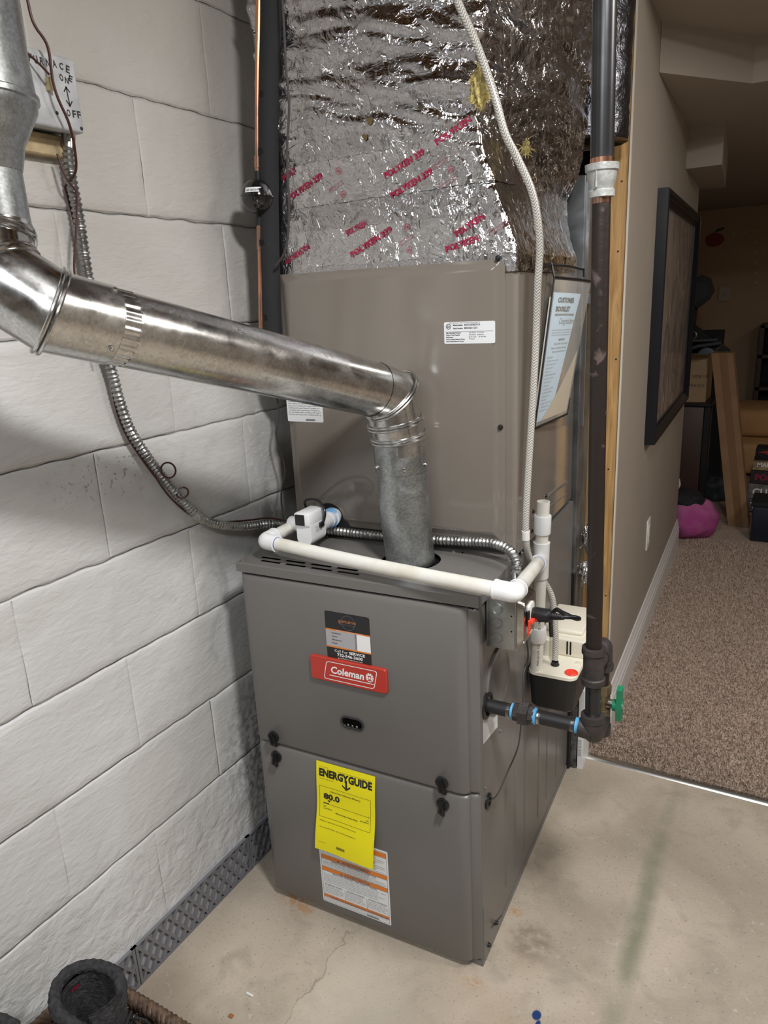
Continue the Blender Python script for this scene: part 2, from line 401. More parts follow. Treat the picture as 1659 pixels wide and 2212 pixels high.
def foil_mat(name, col, rough, crumple, scrim):
    m = mat(name, col, rough, 1); n = NT(m); tc = n.n('TexCoord'); P = tc.outputs['Object']
    nz = n.n('TexNoise', i_Scale=6., i_Detail=3.); n.l(P, nz.inputs['Vector'])
    add = n.n('VectorMath', operation='MULTIPLY_ADD'); n.l(nz.outputs['Color'], add.inputs[0]); add.inputs[1].default_value = (.12, .12, .12); n.l(P, add.inputs[2])
    hs = None
    for s_, k_ in ((9, 1.6), (24, .8), (70, .25)):
        v = n.n('TexVoronoi', i_Scale=s_); v.feature = 'DISTANCE_TO_EDGE'; n.l(add.outputs[0], v.inputs['Vector'])
        h = n.math('MULTIPLY', v.outputs['Distance'], k_); hs = h if hs is None else n.math('ADD', hs, h)
    nn = n.noise(add.outputs[0], 55, 4, 1.5)
    hs = n.math('ADD', n.math('MULTIPLY', hs, .5*crumple), n.math('MULTIPLY', nn, .5*crumple))
    if scrim:
        # reinforcing threads under the foil: a net of fine ridges
        sx = n.n('SeparateXYZ'); n.l(P, sx.inputs[0]); u = n.math('ADD', sx.outputs[0], sx.outputs[1])
        for a_, b_, per in ((1, .62, .017), (1, -.62, .017), (0.22, 1, .016)):
            q = n.math('ADD', n.math('MULTIPLY', u, a_), n.math('MULTIPLY', sx.outputs[2], b_))
            fr = n.math('FRACT', n.math('DIVIDE', n.math('ADD', q, n.math('MULTIPLY', nn, .006)), per))
            rid = n.math('GREATER_THAN', fr, .90)
            hs = n.math('ADD', hs, n.math('MULTIPLY', rid, scrim))
    bp = n.n('Bump', i_Strength=.6, i_Distance=.010); n.l(hs, bp.inputs['Height']); n.l(bp.outputs[0], n.b.inputs['Normal'])
    return m
m_foil = foil_mat('scrim_foil', (.64, .63, .65), .10, 1.0, .17)
m_foilt = foil_mat('foil_tape', (.72, .71, .72), .12, .9, 0)
m_darkfoil = foil_mat('dark_foil', (.15, .15, .17), .3, 1, 0)
def braid_mat():
    m = mat('braided_clear_hose', (.62, .60, .56), .3, coat=.4); n = NT(m); tc = n.n('TexCoord'); sx = n.n('SeparateXYZ'); n.l(tc.outputs['UV'], sx.inputs[0])
    u = n.math('MULTIPLY', sx.outputs[0], 8); v = n.math('MULTIPLY', sx.outputs[1], 190)
    tri = n.math('PINGPONG', u, 1.)
    d = n.math('FRACT', n.math('ADD', v, n.math('MULTIPLY', tri, 1.0)))
    n.l(n.mix(n.rng(d, .45, .7), (.62, .60, .55), (.24, .225, .21)), n.b.inputs['Base Color'])
    bp = n.n('Bump', i_Strength=.3, i_Distance=.001); n.l(d, bp.inputs['Height']); n.l(bp.outputs[0], n.b.inputs['Normal'])
    return m
m_braid = braid_mat()

# ------------------------------------------------------------------ setting
z0 = .3047; CH = .2032
m = M(); m.box(-.25, .62, -4, 6.3, -.1, 0); m.box(.62, 4.2, -4, 1.04, -.1, 0); m.box(.62, 4.2, 1.04, 6.3, -.1, -.001)
solo('floor', m, m_floor, kind='structure')
# left wall: mortar bed and every block near the camera as its own piece
wl = T('wall_left', None, None, (0, 0, 0), 'W', kind='structure')
m = M(); m.box(-.2, -.0048, -4, 6.3, 0, 2.35); wl.part('mortar', m, mat('grey_mortar', (.36, .355, .34), .8, var=.3, vscale=30))
def block(y0, y1, zz0, zz1, seed):
    bw, bh = y1-y0, zz1-zz0; rnd = random.Random(seed); off = rnd.uniform(-.0012, .0012)
    e = .0042
    def knots(L, n): return [0, .0007, .0016, .0028, e]+[e+(L-2*e)*i/n for i in range(1, n)]+[L-e, L-.0028, L-.0016, L-.0007, L]
    ku, kv = knots(bw, 26), knots(bh, 13); ny, nz = len(ku)-1, len(kv)-1
    def fn(u, v):
        u = ku[round(u*ny)]/bw; v = kv[round(v*nz)]/bh; y = y0+bw*u; z = zz0+bh*v
        du, dv = min(u*bw, (1-u)*bw), min(v*bh, (1-v)*bh); d = min(du, dv)
        sm = lambda q: (lambda k: k*k*(3-2*k)*.5+.5*math.sin(k*math.pi/2))(min(1, q/e))
        vis = .35+.5*abs(noise.noise(Vector((seed*3.1, 0, z*9))))
        k = min(1-(1-sm(du))*vis, sm(dv))
        wob = .0011*noise.noise(Vector((0, y*23, z*23)))+.0006*noise.noise(Vector((5, y*70, z*70)))
        lowk = max(0, min(1, (.36-z)/.15))
        wob += lowk*.004*noise.noise(Vector((3, y*18, z*26)))*min(1, d/.01)
        return (-.0031+k*(.0031+off)+wob*(.3+.7*k), y+.0035*noise.noise(Vector((9, y*22, z*22)))*(1-k), z+.0035*noise.noise(Vector((2, y*30, z*30)))*(1-k))
    mm = M(); mm.grid(fn, ny, nz); return mm
G = .0014
kk = 0
for k in range(-1, 9):
    zz0 = z0+CH*k; zz1 = zz0+CH
    if k == -1: zz0 = .0
    row = k+1
    base = .361 if row % 2 == 0 else .158
    y = base-.4064*5
    while y < 2.2:
        if y+.4064 > -1.5:
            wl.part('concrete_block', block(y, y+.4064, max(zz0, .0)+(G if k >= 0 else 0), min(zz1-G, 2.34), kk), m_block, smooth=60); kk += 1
        y += .4064
# grey drainage lattice along the wall foot
def lattice(y0, y1, zt, lbl):
    m = M(); m.box(.001, .004, y0, y1, 0, zt, 1)
    m.box(.004, .0122, y0, y0+.006, 0, zt); m.box(.004, .0122, y1-.006, y1, 0, zt)
    m.box(.004, .0115, y0, y1, zt-.003, zt); m.box(.004, .0115, y0, y1, 0, .004)
    per = .0292; n = int((y1-y0)/per)+8
    for d in (1, -1):
        for i in range(-5, n):
            ya = y0+i*per+(0 if d > 0 else zt*.6); 
            P = [(ya, 0), (ya+.0072, 0), (ya+.0072+d*zt*.6, zt), (ya+d*zt*.6, zt)]
            # clip to the panel
            if min(p[0] for p in P) < y0 or max(p[0] for p in P) > y1:
                tl = [0, 1]
                dy = d*zt*.6
                for yy in (y0, y1-.0072):
                    t = (yy-ya)/dy
                    if 0 < t < 1:
                        inside0 = y0 <= ya <= y1-.0072
                        tl = [0, t] if inside0 else [t, 1]
                ya0, ya1 = ya+dy*tl[0], ya+dy*tl[1]
                if not (y0-1e-6 <= ya0 <= y1 and y0-1e-6 <= ya1 <= y1): continue
                P = [(ya0, zt*tl[0]), (ya0+.0072, zt*tl[0]), (ya1+.0072, zt*tl[1]), (ya1, zt*tl[1])]
            m.prism(P, lambda a, b, c: (c, a, min(b, zt-.0009)), .0035, .0118 if d > 0 else .0112)
    return m
for i, (a, b, nm) in enumerate(((-.66, -.149, 'behind the boots'), (-.147, .213, 'between the boots and the furnace'), (.215, .72, 'disappearing behind the furnace'))):
    solo('drain_lattice', lattice(a, b, .098, nm), [m_gray, m_graylit], 'grey plastic lattice drain strip at the wall foot, '+nm, 'drain panel', (0.001, (a+b)/2, 0), 'W', 'lattice strips along the wall foot', smooth=0)

# utility ceiling of joists above, and the other walls of the utility side
m = M(); m.box(-.2, 4.2, -4, 1.15, 2.42, 2.5); solo('ceiling', m, m_darkwood, kind='structure')
for i in range(12):
    y = -3.8+i*.406; m = M(); m.box(-.0, 4.1, y, y+.04, 2.24, 2.42)
    solo('ceiling_beam', m, m_wood, kind='structure', org=(2, y, 2.24))
m = M(); m.box(-.2, 4.2, -4.1, -4, 0, 2.5); solo('wall_rear', m, m_wall, kind='structure')
m = M(); m.box(3.2, 3.3, -4, 6.3, 0, 2.5); solo('wall_right', m, m_wall, kind='structure')

# partition (frame F): drywall both sides of a stud end
WA = .600; WB0, WB1 = .956, 2.85
m = M(); m.box(WA-.0055, WA, WB0+.001, WB1, 0.0, 2.30); solo('wall_hall', m, m_wall, org=(WA, WB0, 0), frame='F', kind='structure')
m = M(); m.box(WA-.0058, WA-.0012, WB0-.0008, WB0+.0012, 0.17, 2.30); solo('trim_1', m, mat('drywall_paper_edge', (.66, .62, .54), .8), org=(WA, WB0, 0), frame='F', kind='structure')
st = T('wall_stud', 'raw pine stud at the open end of the hall partition', 'stud', (WA-.03, WB0, 0), 'F')
m = M(); m.rbox(WA-.0575, WA-.0075, WB0+.002, WB0+.092, 0, 2.30, .002, 1); st.part('board', m, m_wood)
for z in (.12, .47, .86, 1.17, 1.45, 1.62, 1.86):
    m = M(); m.lathe((WA-.017-.014*random.random(), WB0+.0021, z), (0, -1, 0), [(0, .0028), (.0008, .0022), (.0009, 0.0002)], 8); st.part('nail_head', m, m_ink)
m = M(); m.rbox(WA-.095, WA-.068, WB0+.03, WB0+.12, 0.38, 2.30, .002, 1)
solo('second_stud', m, m_wood, 'narrow pine stud half hidden left of the black gas pipe', 'stud', (WA-.08, WB0+.05, 0), 'F')
m = M(); m.box(-.16, WA-.12, 1.0, 1.06, 0, 2.4); solo('wall_chase', m, m_dark, frame='F', kind='structure')  # near-black colour stands in for the unlit depth of the chase
m = M(); m.box(WA-.12, WA-.0127, 1.25, 1.3, 0, 2.4); solo('wall_chase', m, m_dark, frame='F', kind='structure')  # same black in place of shade beside the stud
# baseboard with profile
def baseb(x0, y0, y1, h=.158):
    prof = [(0, 0), (.016, 0), (.016, h*.62), (.0135, h*.66), (.0145, h*.74), (.010, h*.80), (.011, h*.86), (.006, h*.93), (.005, h), (0, h)]
    m = M(); m.prism(prof, lambda a, b, c: (x0+a, c, b), y0, y1); return m
solo('baseboard_hall', baseb(WA+.0003, WB0-.002, WB1+.016), m_trim, org=(WA, WB0, 0), frame='F', kind='structure', smooth=20)
m = M(); m.rbox(WA-.028, WA+.018, WB0-.022, WB0-.0025, 0, .158, .003, 2); solo('baseboard_end', m, m_trim, org=(WA, WB0, 0), frame='F', kind='structure')
# carpet
cz = .010
car = T('carpet', 'brown speckled cut-pile carpet in the hall', 'carpet', (1.5, 2.5, 0), 'W', kind='structure')
m = M(); m.add([(0.618, 1.046, cz), (3.2, 1.046, cz), (3.2, 6.2, cz), (-.2, 6.2, cz), (-.2, 3.05, cz), (.618, 1.2, cz), (0.618, 1.046, 0.0), (3.2, 1.046, 0.0)], [(0, 1, 2, 3, 4, 5), (6, 7, 1, 0)])
car.part('backing', m, m_carpet, smooth=0)
rng = np.random.default_rng(3); NB = 90000
yy = 1.046+(rng.random(NB)**1.5)*2.2; xx = .60+rng.random(NB)*(1.25)
loc_b = -(xx-FO.x)*math.sin(FY)+(yy-FO.y)*math.cos(FY); loc_a = (xx-FO.x)*math.cos(FY)+(yy-FO.y)*math.sin(FY)
keep = ((loc_a > WA+.017) | (loc_b < WB0-.02)) & (xx > .618); xx, yy = xx[keep], yy[keep]; NB = len(xx)
an = rng.random(NB)*6.28; hw = .0013+.0010*rng.random(NB); hh = .006+.007*rng.random(NB); le = (rng.random((NB, 2))-.5)*.010
V = np.zeros((NB, 4, 3)); dx = np.cos(an)*hw; dy = np.sin(an)*hw
V[:, 0] = np.stack([xx-dx, yy-dy, np.full(NB, cz-.001)], 1); V[:, 1] = np.stack([xx+dx, yy+dy, np.full(NB, cz-.001)], 1)
V[:, 2] = np.stack([xx+dx*.7+le[:, 0], yy+dy*.7+le[:, 1], cz+hh], 1); V[:, 3] = np.stack([xx-dx*.7+le[:, 0], yy-dy*.7+le[:, 1], cz+hh], 1)
me = bpy.data.meshes.new('carpet_pile'); me.vertices.add(NB*4); me.vertices.foreach_set('co', (V-np.array([1.5, 2.5, 0])).ravel())
me.loops.add(NB*4); me.loops.foreach_set('vertex_index', np.arange(NB*4)); me.polygons.add(NB)
me.polygons.foreach_set('loop_start', np.arange(NB)*4); me.polygons.foreach_set('loop_total', np.full(NB, 4)); me.update(); me.validate()
me.materials.append(m_carpet); o = bpy.data.objects.new('carpet_pile', me); C.objects.link(o); o.parent = car.o; o['kind'] = 'stuff'
# metal threshold
m = M(); m.prism([(1.024, 0), (1.027, .004), (1.034, .0065), (1.042, .010), (1.047, .009), (1.047, 0)], lambda a, b, c: (c, a, b), .612, 3.2)
solo('threshold_strip', m, m_steel, 'thin metal threshold strip between concrete and carpet', 'threshold', (1.0, 1.035, 0), 'W')

# hall ceiling, soffit, far walls
m = M(); m.box(-.3, 3.3, 1.15, 2.7, 2.08, 2.16); m.box(-.3, 3.3, 2.7, 6.4, 1.955, 2.16)
solo('ceiling_hall', m, m_ceil, kind='structure')
def Wp(a, b): 
    v = W(a, b); return (v.x, v.y)
m = M(); m.prism([Wp(.601, 1.352), Wp(.835, 1.668), (3.2, 1.92), (3.2, 2.70), Wp(.601, 2.48)], lambda a, b, c: (a, b, c), 1.95, 2.085)
solo('ceiling_soffit', m, m_ceil, kind='structure', smooth=0)
m = M(); m.prism([(.735, 2.45), (.675, 3.23), (.30, 3.14), (.40, 2.45)], lambda a, b, c: (a, b, c), 1.80, 2.0)
solo('ceiling_bulkhead', m, m_wall, kind='structure', smooth=0)
m = M(); m.box(-.3, 3.3, 6.2, 6.3, 0, 2.1); solo('wall_far', m, m_wallfar, kind='structure')

# ------------------------------------------------------------------ furnace (frame F: a right, b back, z up; front at b = 0)
FW, FH, FD = .530, .843, .728
fu = T('furnace', 'taupe gas furnace standing on the concrete floor beside the block wall', 'furnace', (FW/2, FD/2, 0))
m = M()
m.box(.004, FW-.002, .003, FD, .012, FH-.02)
m.box(0, FW, -.002, .012, 0, .014); m.box(0, .01, 0, FD, 0, .012); m.box(FW-.008, FW, 0, FD, 0, .012)
m.box(FW-.004, FW, -.002, .012, .014, FH-.018); m.box(.0, .006, -.002, .012, .014, FH-.018)
fu.part('cabinet', m, m_paint)
# embossed ribs of the side panel, raised corner gusset
for b, za, zb in ((.157, .06, .34), (.225, .05, .41), (.30, .05, .44), (.42, .05, .46), (.50, .05, .46), (.60, .05, .46)):
    m = M(); m.lathe((FW-.0042, b, za), (0, 0, 1), [(0, .0005), (.012, .0042), (zb-za-.012, .0042), (zb-za, .0005)], 10); fu.part('rib', m, m_paint)
m = M(); m.prism([(0.002, .014), (.13, .014), (.05, .05), (.002, .15)], lambda a, b, c: (c, a, b), FW-.001, FW+.0008); fu.part('side_flange', m, m_paint)
# top cap
m = M()
hx, hy, hr = .337, .125, .061
def topfn(poly): return poly
# top plate with a round flue opening and louvre slots: quads around the holes
N = 48; x0, x1, y0, y1 = -.003, FW+.003, -.012, .225
ang = [2*math.pi*i/N for i in range(N)]
inner = [(hx+hr*math.cos(a), hy+hr*math.sin(a)) for a in ang]; outer = []
bx0, bx1, by0, by1 = hx-.085, hx+.085, .045, .205
for a in ang:
    c, s = math.cos(a), math.sin(a)
    t = min((bx1-hx)/c if c > 1e-6 else 9, (bx0-hx)/c if c < -1e-6 else 9, (by1-hy)/s if s > 1e-6 else 9, (by0-hy)/s if s < -1e-6 else 9)
    outer.append((hx+c*t, hy+s*t))
vs = [(a, b, FH) for a, b in inner+outer]+[(a, b, FH-.002) for a, b in inner]
m.add(vs, [(i, (i+1) % N, N+(i+1) % N, N+i) for i in range(N)]+[(2*N+i, 2*N+(i+1) % N, (i+1) % N, i) for i in range(N)])
for cx, cy in ((bx0, by0), (bx1, by0), (bx0, by1), (bx1, by1)):
    pass
slots = []
for r_i, b in enumerate((.010, .028)):
    for k in range(4):
        a0 = .042+k*.062-(.012 if r_i else 0); slots.append((a0, a0+.048, b, b+.0075))
def plate(xa, xb, ya, yb, holes):
    xs = sorted({xa, xb}|{h[0] for h in holes}|{h[1] for h in holes}); ys = sorted({ya, yb}|{h[2] for h in holes}|{h[3] for h in holes})
    for i in range(len(xs)-1):
        for j in range(len(ys)-1):
            cx, cy = (xs[i]+xs[i+1])/2, (ys[j]+ys[j+1])/2
            if any(h[0] < cx < h[1] and h[2] < cy < h[3] for h in holes): continue
            m.add([(xs[i], ys[j], FH), (xs[i+1], ys[j], FH), (xs[i+1], ys[j+1], FH), (xs[i], ys[j+1], FH)], [(0, 1, 2, 3)])
plate(x0, x1, y0, by0, slots); plate(x0, bx0, by0, by1, []); plate(bx1, x1, by0, by1, []); plate(x0, x1, by1, y1, [])
m.box(x0, x1, y0-.0, y0+.002, FH-.020, FH-.0002); m.box(x1-.002, x1, y0, y1, FH-.020, FH-.0002); m.box(x0, x0+.002, y0, y1, FH-.020, FH-.0002)
m.prism([(y0, FH-.020), (y0-.0035, FH-.019), (y0-.0035, FH-.001), (y0, FH)], lambda a, b, c: (c, a, b), x0, x1)
cap = fu.part('top_cap', m, m_paint, smooth=30)
m = M(); m.box(.01, FW-.01, -.006, .22, FH-.09, FH-.012); fu.part('inner_shield', m, m_dark)
for s in slots:
    m = M(); m.box(s[0]+.001, s[1]-.001, s[2]+.001, s[3]-.001, FH-.011, FH-.009); fu.part('louvre_slot', m, m_dark)
m = M(); m.lathe((hx, hy, FH-.0118), (0, 0, 1), [(0, .0605), (.0005, .0605)], 40); fu.part('flue_collar', m, m_black)
for a, b in ((.093, .196), (.245, .202), (.402, .196), (.522, .190), (.004, .0)):
    m = M(); m.lathe((a, b, FH), (0, 0, 1), [(0, .0055), (.0015, .0055), (.0016, .0035), (.004, .0032), (.0045, .002)], 10); fu.part('screw', m, m_paint)
# doors: pans with rolled edges
DB = -.024
def door(a0, a1, zl, zh):
    """bowed pan door with rolled left and right edges"""
    prof = []; R_ = .022
    for k in range(7): t = math.pi/2*k/6; prof.append((a0+R_-R_*math.cos(t)*1.0, DB+R_*.9-R_*.9*math.sin(t)))
    for k in range(1, 12): prof.append((a0+R_+(a1-a0-2*R_-.018)*k/12, DB))
    e = a1-.018
    for k in range(7): t = math.pi/2*k/6; prof.append((e-R_+R_*math.sin(t), DB+R_*.62-R_*.62*math.cos(t)))
    prof += [(a1-.012, DB+.0145), (a1-.008, DB+.0165), (a1-.003, DB+.018), (a1, DB+.022)]
    prof += [(a1, -.001), (a0, -.001)]
    m = M(); n = len(prof); rr = .010; lv = []
    for zz, ins in ((zl, rr), (zl+rr*.3, rr*.4), (zl+rr, 0), (zh-rr, 0), (zh-rr*.3, rr*.4), (zh, rr)):
        for i, (a, b) in enumerate(prof): lv.append((a, min(-.001, b+ins*.8) if b < -.004 else b, zz))
    fs = [(r*n+i, r*n+(i+1) % n, (r+1)*n+(i+1) % n, (r+1)*n+i) for r in range(5) for i in range(n)]
    fs += [tuple(range(n))[::-1], tuple(range(5*n, 6*n))]
    return m.add(lv, fs)
up_d = fu.part('upper_door', door(.006, FW-.001, .4265, FH-.024), m_paint, smooth=30)
lo_d = fu.part('lower_door', door(.006, FW-.001, .016, .4235), m_paint, smooth=30)
def latch(a, z, rot):
    m = M(); m.lathe((a, DB, z), (0, -1, 0), [(0, .0135), (.003, .0135), (.0038, .0125), (.0042, .010)], 28)
    def f2(x, y, d):
        c, s = math.cos(rot), math.sin(rot); return (a+x*c-y*s, DB-d, z+x*s+y*c)
    m.prism([(-.0035, .012), (.0035, .012), (.0058, -.010), (.0095, -.019), (.003, -.017), (-.0045, -.013)], f2, .0042, .013)
    m.prism([(-.0015, .0115), (.0015, .0115), (.002, -.012), (-.002, -.012)], f2, .013, .0165)
    fu.part('latch_knob', m, m_black, smooth=40)
for a, z, r in ((.058, .447, .25), (.060, .398, -.15), (.457, .447, .15), (.458, .398, -.2)): latch(a, z, r)
# sight window
F0 = lambda off: (lambda x, y: (x, DB-off, y))
def stadium(cx, cz, hw, hh, n=10):
    P = []
    for k in range(n+1): t = -math.pi/2+math.pi*k/n; P.append((cx+hw-hh+hh*math.cos(t), cz+hh*math.sin(t)))
    for k in range(n+1): t = math.pi/2+math.pi*k/n; P.append((cx-hw+hh+hh*math.cos(t), cz+hh*math.sin(t)))
    return P
m = M(); s1, s2 = stadium(.262, .531, .0275, .0145), stadium(.262, .531, .0235, .0105); n_ = len(s1)
m.add([(a, DB-.0005, z) for a, z in s1]+[(a, DB-.0028, z) for a, z in s1]+[(a, DB-.0028, z) for a, z in s2]+[(a, DB-.0002, z) for a, z in s2],
      [(r*n_+i, r*n_+(i+1) % n_, (r+1)*n_+(i+1) % n_, (r+1)*n_+i) for r in range(3) for i in range(n_)])
sw = fu.part('sight_window', m, mat('smoked_plastic', (.05, .05, .055), .12, coat=.6))
m = M(); m.prism(s2, lambda a, z, d: (a, DB-d, z), 0, .0004); fu.part('window_pane', m, mat('dark_glass', (.004, .004, .004), .08), parent=sw)
for k in range(3):
    m = M(); m.rbox(.250+k*.010, .254+k*.010, DB-.002, DB-.0004, .522, .527, .0008, 1); fu.part('window_tooth', m, m_steel, parent=sw)
# red badge with lettering
m = M(); bcx, bcz, bw2, bh2 = .262, .6455, .0875, .0265
P = []
for cx, cz, t0 in ((bcx+bw2-.006, bcz+bh2-.006, 0), (bcx-bw2+.006, bcz+bh2-.006, 1), (bcx-bw2+.006, bcz-bh2+.006, 2), (bcx+bw2-.006, bcz-bh2+.006, 3)):
    for k in range(5): t = math.pi/2*(t0+k/4); P.append((cx+.006*math.cos(t), cz+.006*math.sin(t)))
lv = [(a, DB, z) for a, z in P]+[(a, DB-.005, z) for a, z in P]+[(bcx+(a-bcx)*.982, DB-.0068, bcz+(z-bcz)*.94) for a, z in P]
n_ = len(P); m.add(lv, [(r*n_+i, r*n_+(i+1) % n_, (r+1)*n_+(i+1) % n_, (r+1)*n_+i) for r in range(2) for i in range(n_)]+[tuple(range(2*n_, 3*n_))])
badge = fu.part('name_badge', m, m_red, label='red plastic name badge with white script')
m = M(); fb = F0(.0072)
def rrect(cx, cz, hw, hh, r, sh=0, n=5):
    P = []
    for k0, (sx_, sz_) in enumerate(((1, 1), (-1, 1), (-1, -1), (1, -1))):
        for k in range(n+1):
            t = math.pi/2*(k0+k/n); x = cx+sx_*(hw-r)+r*math.cos(t); z = cz+sz_*(hh-r)+r*math.sin(t); P.append((x+sh*(z-cz), z))
    return P
A, B_ = rrect(.268, .6455, .058, .0205, .006, .22), rrect(.268, .6455, .0565, .019, .005, .22)
n_ = len(A); m.add([fb(*q) for q in A+B_], [(i, (i+1) % n_, n_+(i+1) % n_, n_+i) for i in range(n_)])
put_text(m, 'Coleman', .224, .6410, .0150, fb, width=.076, bold=.028, shear=.12)
m.add([fb(.219, .6345), fb(.321, .6345), fb(.3215, .6362), fb(.2195, .6362)], [(0, 1, 2, 3)])
ring2d(m, .3125, .6482, .0098, .0098, fb, 26, 0, .9)
fu.part('lettering', m, m_wprint, parent=badge, smooth=0)
m = M(); fb2 = F0(.0075)
poly2d(m, [(.3095, .6525), (.3155, .6525), (.3165, .6500), (.3085, .6500)], fb2); poly2d(m, [(.3075, .6415), (.3175, .6415), (.3165, .6440), (.3085, .6440)], fb2)
ring2d(m, .3125, .6480, .0040, .0012, fb2, 14, 0, .8)
for k in range(10):
    t = 2*math.pi*k/10+.3; ca, sa = math.cos(t), math.sin(t)
    m.add([fb2(.3125+ca*.0055-sa*.0003, .6482+sa*.006+ca*.0003), fb2(.3125+ca*.0055+sa*.0003, .6482+sa*.006-ca*.0003), fb2(.3125+ca*.009+sa*.0006, .6482+sa*.0097-ca*.0006), fb2(.3125+ca*.009-sa*.0006, .6482+sa*.0097+ca*.0006)], [(0, 1, 2, 3)])
fu.part('lamp_emblem', m, m_red, parent=badge, smooth=0)
# black service sticker, straight edges, its lower end under the badge
sx0, sx1, sz0, sz1 = .2145, .3150, .640, .7735
m = M(); m.prism(rrect((sx0+sx1)/2, (sz0+sz1)/2, (sx1-sx0)/2, (sz1-sz0)/2, .004), lambda a, z, d: (a, DB-d, z), .0002, .0006)
stk = fu.part('service_sticker', m, m_ink, label='black and orange service sticker above the badge', smooth=0)
m = M(); fs_ = F0(.0009)
rect(m, sx0, sx1, .7330, .7360, fs_, 1); rect(m, sx0, sx1, .6955, .6985, fs_, 1); rect(m, sx0, sx1-.030, .6985, .7330, fs_, 2); rect(m, sx1-.034, sx1, .6985, .7330, fs_, 3)
fu.part('printed_bands', m, [m_ink, m_orange, mat('silver_print', (.42, .42, .43), .4), m_wprint], parent=stk, smooth=0)
m = M(); fs2 = F0(.0012); m_cop = mat('copper_print', (.42, .17, .08), .4)
ring2d(m, .2675, .7545, .0155, .0007, fs2, 36, 2)
put_text(m, 'genuine', .2655, .7535, .0075, fs2, width=.040, align='c', mi=1, bold=.01)
put_text(m, 'HEATING & COOLING', .2655, .7485, .0021, fs2, width=.036, align='c', mi=2)
put_text(m, 'NEW CUSTOMER SPECIALS', .2700, .7337, .0016, fs2, width=.062, align='c', mi=3)
for k, s in enumerate(('Installations', 'Service', 'Maintenance', 'Repair')):
    put_text(m, '•', .2235, .7265-k*.0073, .0028, fs2, mi=0); put_text(m, s, .2285, .7265-k*.0073, .0031, fs2, mi=0, bold=.01)
put_text(m, 'Call For', .2325, .6870, .0056, fs2, width=.030, mi=3); put_text(m, 'SERVICE', .2655, .6870, .0056, fs2, width=.036, mi=3, bold=.03)
put_text(m, '732-546-3600', .2670, .6785, .0062, fs2, width=.058, align='c', mi=3, bold=.03)
put_text(m, 'genuinehvacservices.com', .2670, .6735, .0028, fs2, width=.056, align='c', mi=3)
fu.part('lettering', m, [m_ink, m_cop, m_grayink, m_wprint], parent=stk, smooth=0)
# yellow energy label: a hanging sheet, curled away at its foot
ex0, ex1, ez0, ez1 = .1660, .3085, .1985, .4175
def curl(x, y, off=0):
    t = (ez1-y)/(ez1-ez0)
    b = DB-.0012-.006*math.sin(min(1, t*1.35)*math.pi*.5)**2-.010*t*t-.002*math.sin(t*9)+.0015*math.sin((x-ex0)*40)*t
    k = (x-ex0)/(ex1-ex0)-.5
    return (x-.006*t-.010*t*t*(1 if t > 0 else 0)*(-k*.3+.4), b-off, y-.004*t*k)
m = M(); m.grid(lambda u, v: curl(ex0+(ex1-ex0)*u, ez0+(ez1-ez0)*v), 12, 24); m.grid(lambda u, v: curl(ex1-(ex1-ex0)*u, ez0+(ez1-ez0)*v, -.0003), 12, 24)
eg = fu.part('energy_label', m, m_yellow, label='bright yellow efficiency label hanging on the lower door')
m = M(); fe = lambda x, y: curl(x, y, .0005); EX = lambda u: ex0+(ex1-ex0)*u; EZ = lambda v: ez1-(ez1-ez0)*v
put_text(m, 'ENERGY', EX(.05), EZ(.150), .0165, fe, width=.073, bold=.05); put_text(m, 'GUIDE', EX(.555), EZ(.150), .0165, fe, width=.057, bold=.05)
rect(m, EX(.505), EX(.535), EZ(.215), EZ(.13), fe); poly2d(m, [(EX(.45), EZ(.185)), (EX(.52), EZ(.220)), (EX(.59), EZ(.185)), (EX(.59), EZ(.203)), (EX(.52), EZ(.242)), (EX(.45), EZ(.203))], fe)
put_text(m, 'U.S. Government', EX(.06), EZ(.055), .0021, fe); put_text(m, 'Federal law prohibits removal of this label before consumer purchase.', EX(.38), EZ(.063), .0019, fe, width=.080)
put_text(m, 'Furnace - Natural Gas', EX(.06), EZ(.185), .0026, fe)
bt, bb, bl, br_ = .265, .615, .05, .93
for q in ((bl, br_, bt, bt+.003), (bl, br_, bb, bb+.003)): rect(m, EX(q[0]), EX(q[1]), EZ(q[3]), EZ(q[2]), fe, n=6)
for q in (bl, br_-.004):
    for k in range(8): rect(m, EX(q), EX(q+.004), EZ(bt+(bb-bt)*(k+1)/8), EZ(bt+(bb-bt)*k/8), fe)
put_text(m, 'Annual Fuel Utilization Efficiency', EX(.50), EZ(.315), .0040, fe, width=.074, align='c', bold=.01)
put_text(m, '80.0', EX(.12), EZ(.405), .0135, fe, width=.040, bold=.045)
poly2d(m, [(EX(.185), EZ(.415)), (EX(.245), EZ(.415)), (EX(.215), EZ(.44))], fe)
rect(m, EX(.12), EX(.90), EZ(.463), EZ(.460), fe, n=6); rect(m, EX(.12), EX(.215), EZ(.463), EZ(.452), fe)
for u in (.12, .31, .51, .70, .90): rect(m, EX(u-.002), EX(u+.002), EZ(.475), EZ(.445 if u in (.12, .9) else .46), fe)
put_text(m, '78.0', EX(.12), EZ(.500), .0026, fe, bold=.02); put_text(m, 'Least Efficient', EX(.12), EZ(.522), .0026, fe, bold=.02); put_text(m, 'Efficiency Range of Similar Models', EX(.52), EZ(.545), .0030, fe, width=.054, align='c', bold=.02)
put_text(m, '98.5', EX(.90), EZ(.510), .0026, fe, align='r', bold=.02); put_text(m, 'Most Efficient', EX(.90), EZ(.532), .0026, fe, align='r', bold=.02)
put_text(m, '* Efficiency range based only on Natural Gas Furnaces.', EX(.05), EZ(.665), .0032, fe, width=.092)
put_text(m, '* For more information, visit www.ftc.gov/appliances.', EX(.05), EZ(.735), .0032, fe, width=.092)
put_text(m, 'S1-03119207701', EX(.06), EZ(.905), .0018, fe)
x = EX(.37)
